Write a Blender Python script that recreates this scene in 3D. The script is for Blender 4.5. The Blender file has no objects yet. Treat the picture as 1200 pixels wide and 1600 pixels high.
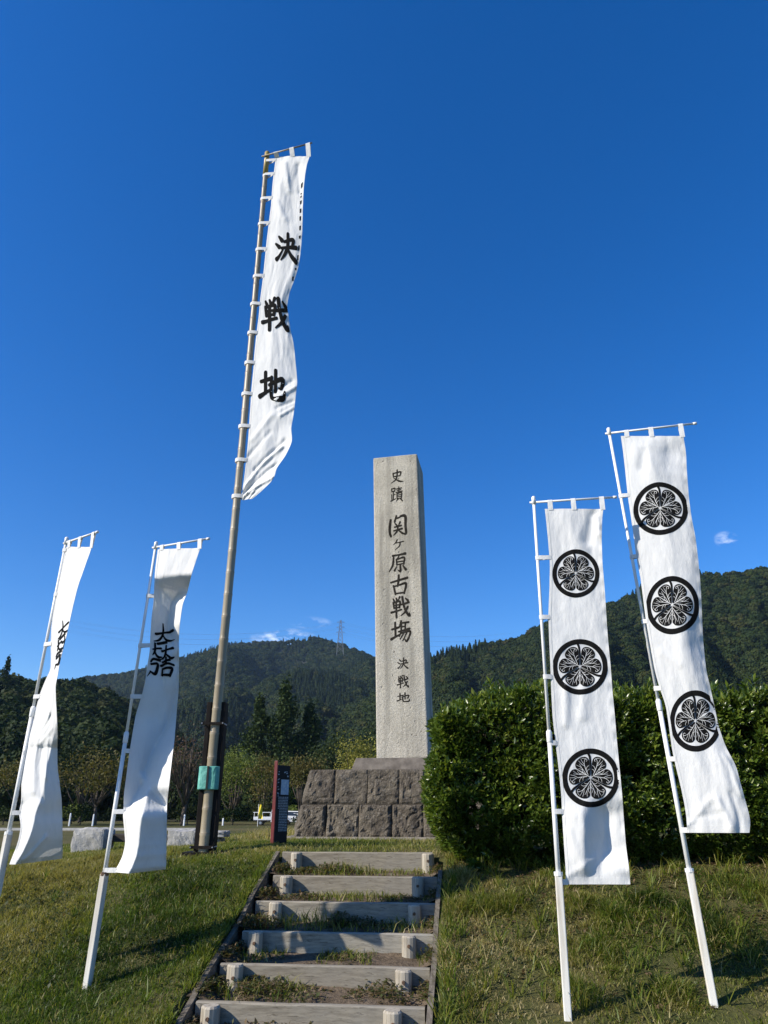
import bpy, math, random
import numpy as np
from mathutils import Vector, Matrix

random.seed(7)
rng = np.random.default_rng(11)
SC = bpy.context.scene
COL = SC.collection

# ------------------------------------------------------------------ camera
EYE = 0.42
cam_d = bpy.data.cameras.new('camera')
cam = bpy.data.objects.new('camera', cam_d)
COL.objects.link(cam)
cam.location = (0, 0, EYE)
cam.rotation_euler = (math.radians(90 + 22.7), 0, 0)
cam_d.sensor_fit = 'VERTICAL'
cam_d.sensor_height = 24.0
cam_d.lens = 24.0 * 1110 / 1600
cam_d.clip_start = 0.05
cam_d.clip_end = 12000
SC.camera = cam

# ------------------------------------------------------------------ light
SUN_TRAVEL = Vector((1.68, 0.75, -1.20)).normalized()
TO_SUN = -SUN_TRAVEL
SUN_EL = math.asin(TO_SUN.z)
SUN_AZ = math.atan2(TO_SUN.x, TO_SUN.y)
world = bpy.data.worlds.new('World')
SC.world = world
world.use_nodes = True
wn, wl = world.node_tree.nodes, world.node_tree.links
wn.clear()
w_out = wn.new('ShaderNodeOutputWorld')
w_bg = wn.new('ShaderNodeBackground')
w_bg.inputs['Strength'].default_value = 0.13
sky = wn.new('ShaderNodeTexSky')
sky.sky_type = 'NISHITA'
sky.sun_disc = False
sky.sun_elevation = SUN_EL
sky.sun_rotation = SUN_AZ
sky.altitude = 400
sky.air_density = 1.0
sky.dust_density = 0.25
sky.ozone_density = 4.0
wl.new(w_bg.outputs[0], w_out.inputs[0])
# a few small clouds low over the hills
tc = wn.new('ShaderNodeTexCoord')


def wmath(op, a, b=None, clamp=False):
    n = wn.new('ShaderNodeMath'); n.operation = op; n.use_clamp = clamp
    for i, v in enumerate((a, b)):
        if v is None: continue
        if isinstance(v, (int, float)): n.inputs[i].default_value = v
        else: wl.new(v, n.inputs[i])
    return n.outputs[0]


sep = wn.new('ShaderNodeSeparateXYZ')
wl.new(tc.outputs['Generated'], sep.inputs[0])
wx = wmath('DIVIDE', sep.outputs[0], wmath('MAXIMUM', sep.outputs[1], 0.05))
wz = wmath('DIVIDE', sep.outputs[2], wmath('MAXIMUM', sep.outputs[1], 0.05))
cn = wn.new('ShaderNodeTexNoise')
cn.inputs['Scale'].default_value = 30; cn.inputs['Detail'].default_value = 7
cn.inputs['Roughness'].default_value = 0.62
cmap = wn.new('ShaderNodeMapping'); cmap.inputs['Scale'].default_value = (1, 1, 2.2)
wl.new(tc.outputs['Generated'], cmap.inputs[0]); wl.new(cmap.outputs[0], cn.inputs['Vector'])
cloud = None
for cx, cz, rx, rz, k in ((-0.143, 0.2235, 0.050, 0.016, .8), (-0.105, 0.246, 0.032, 0.010, .38),
                          (0.516, 0.372, 0.022, 0.016, .7)):
    dx = wmath('DIVIDE', wmath('SUBTRACT', wx, cx), rx)
    dz = wmath('DIVIDE', wmath('SUBTRACT', wz, cz), rz)
    r2 = wmath('ADD', wmath('MULTIPLY', dx, dx), wmath('MULTIPLY', dz, dz))
    fall = wmath('SUBTRACT', 1.0, r2, True)
    m = wmath('MULTIPLY', wmath('MULTIPLY', fall, k),
              wmath('MULTIPLY', wmath('SUBTRACT', cn.outputs['Fac'], 0.47), 4.2, True), True)
    m = wmath('MULTIPLY', m, wmath('GREATER_THAN', sep.outputs[1], 0.05))
    cloud = m if cloud is None else wmath('ADD', cloud, m, True)
cmix = wn.new('ShaderNodeMix'); cmix.data_type = 'RGBA'
wl.new(cloud, cmix.inputs['Factor'])
hs = wn.new('ShaderNodeHueSaturation')
hs.inputs['Hue'].default_value = 0.511
hs.inputs['Saturation'].default_value = 1.34
hs.inputs['Value'].default_value = 1.02
wl.new(sky.outputs[0], hs.inputs['Color'])
wl.new(hs.outputs[0], cmix.inputs[6])
cmix.inputs[7].default_value = (7.4, 8.0, 8.9, 1)
wl.new(cmix.outputs[2], w_bg.inputs['Color'])

sun_d = bpy.data.lights.new('sun', 'SUN')
sun_d.energy = 5.0
sun_d.angle = math.radians(0.53)
sun_d.color = (1.0, 0.925, 0.81)
sun = bpy.data.objects.new('sun', sun_d)
COL.objects.link(sun)
sun.rotation_euler = SUN_TRAVEL.to_track_quat('-Z', 'Y').to_euler()
sun.location = (-20, -10, 20)

SC.view_settings.view_transform = 'Standard'
SC.view_settings.look = 'None'
SC.view_settings.exposure = 0.48
SC.view_settings.gamma = 1.0
SC.view_settings.use_curve_mapping = False
SC.cycles.max_bounces = 6
SC.cycles.transparent_max_bounces = 8

# ------------------------------------------------------------------ helpers
_tab = np.random.default_rng(3).random((256, 256))


def vnoise(x, y, seed=0):
    x = np.asarray(x, float) + seed * 17.31; y = np.asarray(y, float) + seed * 9.77
    xi = np.floor(x).astype(int); yi = np.floor(y).astype(int)
    fx = x - xi; fy = y - yi
    fx = fx * fx * (3 - 2 * fx); fy = fy * fy * (3 - 2 * fy)
    a = _tab[xi & 255, yi & 255]; b = _tab[(xi + 1) & 255, yi & 255]
    c = _tab[xi & 255, (yi + 1) & 255]; d = _tab[(xi + 1) & 255, (yi + 1) & 255]
    return (a * (1 - fx) + b * fx) * (1 - fy) + (c * (1 - fx) + d * fx) * fy


def fbm(x, y, oct=4, seed=0):
    s = 0; a = .5
    for i in range(oct):
        s = s + a * vnoise(np.asarray(x) * 2 ** i, np.asarray(y) * 2 ** i, seed + i)
        a *= .5
    return s


class MB:
    """collects shapes, then links them as one mesh object"""
    def __init__(s): s.v = []; s.f = []; s.n = 0

    def add(s, v, f):
        s.v.extend([tuple(map(float, p)) for p in v]); s.f.extend([tuple(i + s.n for i in q) for q in f]); s.n += len(v)
        return s

    def box(s, c, d, rz=0.0, m=None):
        c = Vector(c); hx, hy, hz = [k / 2 for k in d]
        v = [Vector((x, y, z)) for z in (-hz, hz) for x, y in ((-hx, -hy), (hx, -hy), (hx, hy), (-hx, hy))]
        R = m if m is not None else Matrix.Rotation(rz, 3, 'Z')
        return s.add([R @ p + c for p in v], [(3, 2, 1, 0), (4, 5, 6, 7), (0, 1, 5, 4), (1, 2, 6, 5), (2, 3, 7, 6), (3, 0, 4, 7)])

    def bar(s, p, q, w, d, up=(0, 0, 1)):
        p = Vector(p); q = Vector(q); t = (q - p); L = t.length; t.normalize()
        u = Vector(up)
        if abs(u.dot(t)) > .98: u = Vector((0, 1, 0))
        x = t.cross(u).normalized(); y = x.cross(t).normalized()
        m = Matrix((x, y, t)).transposed()
        return s.box((p + q) / 2, (w, d, L), m=m)

    def tube(s, pts, rad, n=8, cap=True):
        pts = [Vector(p) for p in pts]
        if isinstance(rad, (int, float)): rad = [rad] * len(pts)
        v = []; f = []
        ref = None
        for i, p in enumerate(pts):
            t = (pts[min(i + 1, len(pts) - 1)] - pts[max(i - 1, 0)]).normalized()
            if ref is None or abs(ref.dot(t)) > .95:
                ref = Vector((1, 0, 0)) if abs(t.x) < .8 else Vector((0, 1, 0))
            x = (ref - t * ref.dot(t)).normalized(); y = t.cross(x)
            for k in range(n):
                a = 2 * math.pi * k / n
                v.append(p + (x * math.cos(a) + y * math.sin(a)) * rad[i])
        for i in range(len(pts) - 1):
            for k in range(n):
                f.append((i * n + k, i * n + (k + 1) % n, (i + 1) * n + (k + 1) % n, (i + 1) * n + k))
        if cap:
            f.append(tuple(range(n - 1, -1, -1))); f.append(tuple((len(pts) - 1) * n + k for k in range(n)))
        return s.add(v, f)

    def build(s, name, m, parent=None, smooth=False, bevel=0):
        return link_mesh(name, s.v, s.f, m, parent, smooth, bevel)


def wloc(o):
    p = Vector((0, 0, 0))
    while o is not None:
        p = p + o.location; o = o.parent
    return p


def link_mesh(name, v, f, m, parent=None, smooth=False, bevel=0, base=None):
    me = bpy.data.meshes.new(name)
    org = wloc(parent) if parent is not None else Vector(base or (0, 0, 0))
    v = [(p[0] - org.x, p[1] - org.y, p[2] - org.z) for p in v]
    me.from_pydata(v, [], f)
    if smooth: me.polygons.foreach_set('use_smooth', [True] * len(me.polygons))
    me.update()
    o = bpy.data.objects.new(name, me)
    COL.objects.link(o)
    if parent is not None: o.parent = parent
    else: o.location = org
    if m is not None: me.materials.append(m)
    if bevel:
        b = o.modifiers.new('bevel', 'BEVEL'); b.width = bevel; b.segments = 2; b.limit_method = 'ANGLE'
    return o


def fast_mesh(name, V, loops, sizes, m, parent=None, attrs=None, smooth=False):
    """numpy mesh: V (n,3), flat loop index array, face sizes"""
    me = bpy.data.meshes.new(name)
    V = np.asarray(V, np.float32).copy()
    if parent is not None:
        V -= np.array(wloc(parent), np.float32)
    me.vertices.add(len(V)); me.vertices.foreach_set('co', V.ravel())
    loops = np.asarray(loops, np.int32); sizes = np.asarray(sizes, np.int32)
    me.loops.add(len(loops)); me.loops.foreach_set('vertex_index', loops)
    st = np.zeros(len(sizes), np.int32); st[1:] = np.cumsum(sizes)[:-1]
    me.polygons.add(len(sizes)); me.polygons.foreach_set('loop_start', st)
    me.polygons.foreach_set('loop_total', sizes)
    if smooth: me.polygons.foreach_set('use_smooth', np.ones(len(sizes), bool))
    me.update(calc_edges=True); me.validate()
    for k, a in (attrs or {}).items():
        at = me.attributes.new(k, 'FLOAT', 'POINT'); at.data.foreach_set('value', np.asarray(a, np.float32))
    o = bpy.data.objects.new(name, me); COL.objects.link(o)
    if parent is not None: o.parent = parent
    if m: me.materials.append(m)
    return o


def grid_mesh(name, P, m, parent=None, smooth=True, attrs=None):
    nu, nv = P.shape[:2]
    idx = np.arange(nu * nv).reshape(nu, nv)
    q = np.stack([idx[:-1, :-1], idx[1:, :-1], idx[1:, 1:], idx[:-1, 1:]], -1).reshape(-1, 4)
    return fast_mesh(name, P.reshape(-1, 3), q.ravel(), np.full(len(q), 4), m, parent, attrs, smooth)


def thing(name, label, cat, loc=(0, 0, 0), group=None):
    o = bpy.data.objects.new(name, None); COL.objects.link(o)
    o.location = loc; o.empty_display_size = .2
    return tag(o, label, cat, group)


def tag(o, label, cat, group=None):
    o['label'] = label; o['category'] = cat
    if group: o['group'] = group
    return o


def structure(o): o['kind'] = 'structure'; return o
def stuff(o): o['kind'] = 'stuff'; return o


# ------------------------------------------------------------------ materials
class NT:
    def __init__(s, name):
        s.m = bpy.data.materials.new(name); s.m.use_nodes = True
        s.n = s.m.node_tree.nodes; s.l = s.m.node_tree.links; s.n.clear()
        s.out = s.n.new('ShaderNodeOutputMaterial')

    def node(s, t, **kw):
        n = s.n.new(t)
        for k, v in kw.items():
            if k.startswith('_'): setattr(n, k[1:], v)
            else:
                key = int(k[1:]) if k[0] == 'i' and k[1:].isdigit() else k.replace('__', ' ')
                if hasattr(v, 'node'): s.l.new(v, n.inputs[key])
                else: n.inputs[key].default_value = v
        return n

    def math(s, op, a, b=0.0, clamp=False):
        n = s.n.new('ShaderNodeMath'); n.operation = op; n.use_clamp = clamp
        for i, v in enumerate((a, b)):
            if hasattr(v, 'node'): s.l.new(v, n.inputs[i])
            else: n.inputs[i].default_value = v
        return n.outputs[0]

    def coord(s, kind='Object', scale=(1, 1, 1)):
        t = s.n.new('ShaderNodeTexCoord')
        if scale == (1, 1, 1): return t.outputs[kind]
        m = s.n.new('ShaderNodeMapping'); m.inputs['Scale'].default_value = scale
        s.l.new(t.outputs[kind], m.inputs[0]); return m.outputs[0]

    def noise(s, vec, scale, detail=4, rough=.55):
        n = s.n.new('ShaderNodeTexNoise'); n.inputs['Scale'].default_value = scale
        n.inputs['Detail'].default_value = detail; n.inputs['Roughness'].default_value = rough
        s.l.new(vec, n.inputs['Vector']); return n.outputs['Fac']

    def ramp(s, fac, stops):
        r = s.n.new('ShaderNodeValToRGB'); e = r.color_ramp.elements
        while len(e) < len(stops): e.new(.5)
        for k, (p, c) in zip(e, stops):
            k.position = p; k.color = (*c, 1) if len(c) == 3 else c
        s.l.new(fac, r.inputs[0]); return r.outputs[0]

    def mix(s, fac, a, b, mode='MIX'):
        n = s.n.new('ShaderNodeMix'); n.data_type = 'RGBA'; n.blend_type = mode
        for i, v in ((0, fac), (6, a), (7, b)):
            if hasattr(v, 'node'): s.l.new(v, n.inputs[i])
            elif i == 0: n.inputs[0].default_value = v
            else: n.inputs[i].default_value = (*v, 1)
        return n.outputs[2]

    def bump(s, h, strength=.3, dist=.01, nrm=None):
        b = s.n.new('ShaderNodeBump'); b.inputs['Strength'].default_value = strength
        b.inputs['Distance'].default_value = dist
        s.l.new(h, b.inputs['Height'])
        if nrm is not None: s.l.new(nrm, b.inputs['Normal'])
        return b.outputs[0]

    def pbr(s, col, rough=.6, nrm=None, spec=.5, metal=0.0):
        p = s.n.new('ShaderNodeBsdfPrincipled')
        if hasattr(col, 'node'): s.l.new(col, p.inputs['Base Color'])
        else: p.inputs['Base Color'].default_value = (*col, 1)
        if hasattr(rough, 'node'): s.l.new(rough, p.inputs['Roughness'])
        else: p.inputs['Roughness'].default_value = rough
        p.inputs['Specular IOR Level'].default_value = spec
        p.inputs['Metallic'].default_value = metal
        if nrm is not None: s.l.new(nrm, p.inputs['Normal'])
        return p.outputs[0]

    def done(s, sh): s.l.new(sh, s.out.inputs['Surface']); return s.m


def two_tone(name, c1, c2, scale=8, rough=.6, bump=.2, bscale=40, dist=.01, spec=.4, stretch=(1, 1, 1), lo=.35, hi=.65, metal=0):
    t = NT(name); co = t.coord('Object', stretch)
    f = t.noise(co, scale, 6, .6)
    c = t.ramp(f, [(lo, c1), (hi, c2)])
    b = t.bump(t.noise(co, bscale, 5, .6), bump, dist) if bump else None
    return t.done(t.pbr(c, rough, b, spec, metal))


def leafy(name, stops, rough=.5, trans=.35, attr=None, spec=.35, info=False, nscale=0.6):
    t = NT(name)
    if attr:
        a = t.n.new('ShaderNodeAttribute'); a.attribute_name = attr; f = a.outputs['Fac']
    else:
        f = t.noise(t.coord('Object'), nscale, 4, .7)
    if info:
        oi = t.n.new('ShaderNodeObjectInfo')
        f = t.math('ADD', t.math('MULTIPLY', f, .55), t.math('MULTIPLY', oi.outputs['Random'], .55))
    c = t.ramp(f, stops)
    p = t.pbr(c, rough, None, spec)
    if trans:
        tr = t.n.new('ShaderNodeBsdfTranslucent')
        c2 = t.mix(1.0, c, (1.25, 1.25, .6), 'MULTIPLY')
        t.l.new(c2, tr.inputs[0])
        mx = t.n.new('ShaderNodeMixShader'); mx.inputs[0].default_value = trans
        t.l.new(p, mx.inputs[1]); t.l.new(tr.outputs[0], mx.inputs[2]); p = mx.outputs[0]
    return t.done(p)


def cloth_material(name, tone=(.73, .73, .71)):
    t = NT(name); co = t.coord('Object')
    wv = t.noise(t.coord('Object', (160, 160, 420)), 1.0, 2)
    wr = t.noise(t.coord('Object', (7, 7, 3)), 2.0, 5, .6)
    nb = t.bump(wr, .55, .016); nb = t.bump(wv, .25, .001, nb)
    soil = t.ramp(t.noise(co, 3.0, 6, .65), [(.3, tuple(k * .93 for k in tone)), (.6, tone)])
    d = t.node('ShaderNodeBsdfDiffuse', Color=soil, Normal=nb)
    tr = t.node('ShaderNodeBsdfTranslucent', Color=soil, Normal=nb)
    mx = t.n.new('ShaderNodeMixShader'); mx.inputs[0].default_value = .13
    t.l.new(d.outputs[0], mx.inputs[1]); t.l.new(tr.outputs[0], mx.inputs[2])
    return t.done(mx.outputs[0])


M = {}
M['cloth'] = cloth_material('white cotton')
M['ink'] = two_tone('black print', (.006, .006, .007), (.011, .011, .010), 30, .9, .1, 300, .001, .06)
M['pole'] = two_tone('white plastic pole', (.72, .72, .70), (.80, .80, .78), 4, .35, .05, 60, .002, .5)
M['stake'] = two_tone('weathered white stake', (.36, .29, .18), (.70, .68, .62), 9, .7, .35, 30, .004, .3, (1, 1, .10), .28, .50)
M['stakegrey'] = two_tone('aged grey stake', (.36, .33, .28), (.58, .56, .51), 9, .75, .35, 30, .004, .3, (1, 1, .12), .3, .6)
M['rust'] = two_tone('rusty collar', (.05, .035, .025), (.16, .09, .05), 30, .8, .3)


def bamboo_material(name, a, b):
    return two_tone(name, a, b, 6, .42, .12, 60, .003, .45, (1, 1, .10), .3, .7)


M['bamboo'] = bamboo_material('dry bamboo', (.19, .155, .095), (.37, .315, .22))
M['bamboo_tip'] = bamboo_material('yellow bamboo', (.30, .22, .05), (.42, .32, .09))
M['node'] = two_tone('bamboo node', (.17, .13, .08), (.32, .27, .2), 20, .6, .1)
M['steel'] = two_tone('dark brown painted steel', (.006, .005, .0045), (.014, .011, .009), 6, .7, .1, 60, .002, .15)
M['zinc'] = two_tone('galvanised steel', (.35, .36, .36), (.5, .5, .5), 30, .4, .05, 60, .002, .5, metal=.8)
M['teal'] = two_tone('teal padded wrap', (.09, .33, .27), (.16, .45, .37), 12, .55, .5, 25, .02, .35)
M['dark'] = two_tone('black rubber', (.012, .012, .012), (.02, .02, .02), 20, .7, 0)
M['red'] = two_tone('dark red painted edge', (.09, .009, .010), (.125, .013, .014), 8, .45, .05)
M['slab'] = two_tone('black sign face', (.008, .009, .011), (.014, .015, .018), 5, .6, .03, spec=.15)
M['print_grey'] = two_tone('white sign lettering', (.42, .44, .46), (.5, .52, .54), 60, .6, 0)
M['photo_blue'] = two_tone('printed map panel', (.25, .36, .5), (.55, .6, .62), 28, .5, 0)
M['wpaint'] = two_tone('white vehicle paint', (.74, .75, .75), (.8, .8, .8), 3, .3, 0)
M['glass'] = two_tone('dark vehicle glass', (.02, .025, .03), (.03, .035, .04), 3, .1, 0, spec=.6)
M['yellow'] = two_tone('yellow flag cloth', (.55, .43, .02), (.68, .55, .04), 3, .8, 0)
M['kerb'] = two_tone('pale concrete', (.36, .35, .32), (.5, .48, .44), 4, .85, .2)
M['lattice'] = two_tone('grey galvanised lattice', (.10, .11, .12), (.15, .16, .17), 2, .6, 0)
M['twig'] = two_tone('dark twigs', (.022, .018, .012), (.05, .04, .028), 12, .9, .4)
M['bark'] = two_tone('grey brown bark', (.05, .04, .03), (.11, .09, .07), 4, .9, .6, 12, .05, .2, (1, 1, .3))


def shaft_material():
    t = NT('pale pitted granite'); co = t.coord('Object')
    big = t.noise(co, 1.6, 6, .6); sp = t.noise(co, 75, 3, .7); sp2 = t.noise(co, 26, 4, .7)
    c = t.ramp(big, [(.30, (.39, .36, .29)), (.52, (.55, .51, .42)), (.72, (.48, .46, .395))])
    c = t.mix(t.math('MULTIPLY', t.ramp(sp, [(.48, (0, 0, 0)), (.60, (1, 1, 1))]), .7), c, (.19, .17, .135))
    c = t.mix(t.math('MULTIPLY', t.ramp(sp2, [(.58, (0, 0, 0)), (.70, (1, 1, 1))]), .5), c, (.58, .55, .47))
    v = t.n.new('ShaderNodeTexVoronoi'); v.inputs['Scale'].default_value = 9; t.l.new(t.coord('Object', (1, 1, .7)), v.inputs['Vector'])
    pit = t.ramp(v.outputs['Distance'], [(.06, (1, 1, 1)), (.13, (0, 0, 0))])
    edge = t.noise(co, 2.2, 3, .6)
    pit = t.math('MULTIPLY', pit, t.ramp(edge, [(.46, (0, 0, 0)), (.6, (1, 1, 1))]))
    c = t.mix(t.math('MULTIPLY', pit, .75), c, (.12, .105, .085))
    strk = t.noise(t.coord('Object', (5, 5, .35)), 1.0, 5, .6)
    c = t.mix(t.math('MULTIPLY', t.ramp(strk, [(.46, (0, 0, 0)), (.68, (1, 1, 1))]), .75), c, (.22, .205, .17))
    h = t.math('SUBTRACT', t.math('ADD', t.math('MULTIPLY', sp, .5), sp2), t.math('MULTIPLY', pit, 2.0))
    return t.done(t.pbr(c, .88, t.bump(h, .9, .016), .2))


def block_material():
    t = NT('dark rough cut stone'); co = t.coord('Object')
    a = t.noise(co, 5, 8, .65); b = t.noise(co, 26, 6, .7)
    c = t.ramp(a, [(.28, (.050, .042, .031)), (.48, (.130, .111, .083)), (.7, (.25, .217, .165))])
    li = t.math('MULTIPLY', t.ramp(b, [(.54, (0, 0, 0)), (.64, (1, 1, 1))]), .6)
    c = t.mix(li, c, (.38, .345, .29))
    oi = t.n.new('ShaderNodeObjectInfo')
    c = t.mix(t.math('MULTIPLY', oi.outputs['Random'], .35), c, (.075, .06, .05))
    return t.done(t.pbr(c, .9, t.bump(t.math('ADD', a, t.math('MULTIPLY', b, .6)), 1.0, .09), .2))


def wood_material():
    t = NT('weathered grey timber'); co = t.coord('Object', (1.2, 14, 14))
    g = t.noise(co, 3, 7, .65); bl = t.noise(t.coord('Object'), 2.3, 5, .6); kn = t.noise(t.coord('Object', (3, 22, 22)), 4, 3, .6)
    c = t.ramp(g, [(.3, (.145, .128, .10)), (.5, (.27, .243, .19)), (.7, (.37, .335, .265))])
    c = t.mix(t.math('MULTIPLY', t.ramp(bl, [(.42, (0, 0, 0)), (.66, (1, 1, 1))]), .55), c, (.27, .27, .25))
    oi = t.n.new('ShaderNodeObjectInfo')
    c = t.mix(t.math('MULTIPLY', oi.outputs['Random'], .4), c, (.15, .12, .085))
    ck = t.noise(t.coord('Object', (.9, 40, 40)), 2.2, 4, .7)
    c = t.mix(t.math('MULTIPLY', t.ramp(ck, [(.60, (0, 0, 0)), (.66, (1, 1, 1))]), .75), c, (.06, .048, .034))
    c = t.mix(t.math('MULTIPLY', t.ramp(kn, [(.62, (0, 0, 0)), (.7, (1, 1, 1))]), .5), c, (.10, .08, .055))
    return t.done(t.pbr(c, .85, t.bump(g, .5, .006), .2))


def post_material():
    t = NT('bleached post timber'); co = t.coord('Object', (14, 14, 1.2))
    g = t.noise(co, 3, 7, .65)
    c = t.ramp(g, [(.3, (.22, .19, .14)), (.5, (.36, .32, .255)), (.7, (.45, .41, .33))])
    return t.done(t.pbr(c, .85, t.bump(g, .5, .006), .2))


def granite_rough():
    t = NT('white rough granite'); co = t.coord('Object')
    a = t.noise(co, 6, 8, .65); b = t.noise(co, 60, 3, .7)
    c = t.ramp(a, [(.3, (.26, .25, .225)), (.6, (.44, .425, .39))])
    c = t.mix(t.math('MULTIPLY', b, .4), c, (.3, .3, .29))
    return t.done(t.pbr(c, .85, t.bump(t.math('ADD', a, b), .5, .02), .3))


def ground_material():
    t = NT('turf and field'); g = t.n.new('ShaderNodeNewGeometry'); pos = g.outputs['Position']
    a = t.noise(pos, .9, 8, .65); b = t.noise(pos, .055, 6, .65); f = t.noise(pos, 22, 5, .7)
    near = t.ramp(a, [(.30, (.050, .062, .016)), (.50, (.088, .092, .030)), (.68, (.15, .12, .06))])
    far = t.ramp(b, [(.34, (.055, .065, .018)), (.5, (.105, .10, .036)), (.66, (.16, .13, .06))])
    sepn = t.n.new('ShaderNodeSeparateXYZ'); t.l.new(pos, sepn.inputs[0])
    w = t.math('MULTIPLY', t.math('SUBTRACT', sepn.outputs[1], 14), .08, True)
    c = t.mix(w, near, far)
    c = t.mix(t.math('MULTIPLY', f, .5), c, (.035, .035, .015))
    return t.done(t.pbr(c, .95, t.bump(t.math('ADD', a, f), .7, .06), .1))


M['shaft'] = shaft_material(); M['block'] = block_material()
M['capstone'] = two_tone('grey brown dressed stone', (.10, .085, .07), (.19, .165, .135), 7, .85, .5, 40, .012, .25)
M['mortar'] = two_tone('dark joint', (.02, .018, .015), (.04, .035, .03), 12, .95, .3)
M['concrete'] = two_tone('weathered concrete footing', (.16, .14, .11), (.26, .23, .19), 9, .9, .4)
M['board'] = two_tone('dark weathered board', (.085, .07, .052), (.20, .175, .14), 5, .9, .5, 30, .006, .2, (6, 1.5, 6), .35, .65)
M['wood'] = wood_material(); M['post'] = post_material(); M['granite'] = granite_rough()
M['soil'] = two_tone('dry brown soil', (.085, .064, .042), (.17, .13, .09), 9, .95, .8, 40, .03, .1)
M['ground'] = ground_material()
M['grass'] = leafy('turf blades', [(0.0, (.036, .064, .008)), (.32, (.084, .138, .015)), (.58, (.165, .185, .028)), (.80, (.27, .24, .075)), (1.0, (.42, .35, .18))], .45, .45, 'tint', .3)
M['weed'] = leafy('step weeds', [(0.0, (.028, .045, .01)), (.45, (.07, .085, .02)), (.75, (.14, .10, .045)), (1.0, (.20, .13, .08))], .55, .3, 'tint', .3)
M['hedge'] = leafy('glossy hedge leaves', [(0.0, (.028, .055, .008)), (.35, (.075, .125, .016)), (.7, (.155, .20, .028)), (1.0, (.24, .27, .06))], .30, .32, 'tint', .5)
M['evergreen'] = leafy('dark evergreen', [(.2, (.007, .016, .004)), (.5, (.015, .029, .007)), (.8, (.028, .044, .010))], .7, .15, None, .15, True, .25)
M['broad'] = leafy('mixed hillside leaves', [(.2, (.012, .024, .005)), (.5, (.026, .044, .009)), (.74, (.042, .052, .012)), (.95, (.066, .050, .018))], .7, .2, None, .15, True, .12)
M['cedar'] = leafy('cedar needles', [(.25, (.014, .028, .007)), (.55, (.032, .052, .012)), (.8, (.052, .07, .018))], .7, .15, None, .15, False, .35)
M['autumn'] = leafy('autumn leaves', [(.25, (.048, .058, .014)), (.5, (.095, .088, .022)), (.75, (.15, .095, .03))], .6, .3, None, .2, False, .5)
M['russet'] = leafy('thin russet leaves', [(.25, (.06, .035, .022)), (.5, (.11, .065, .04)), (.8, (.15, .10, .05))], .6, .3, None, .2, False, .5)
M['bright'] = leafy('fresh green leaves', [(.25, (.05, .08, .014)), (.5, (.115, .15, .026)), (.8, (.20, .20, .045))], .6, .3, None, .2, False, .4)
M['golden'] = leafy('yellow green leaves', [(.25, (.10, .11, .02)), (.5, (.22, .21, .04)), (.8, (.33, .28, .06))], .6, .3, None, .2, False, .5)
M['hill'] = two_tone('forest floor', (.012, .016, .007), (.026, .028, .012), .02, .95, 0)
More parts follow.
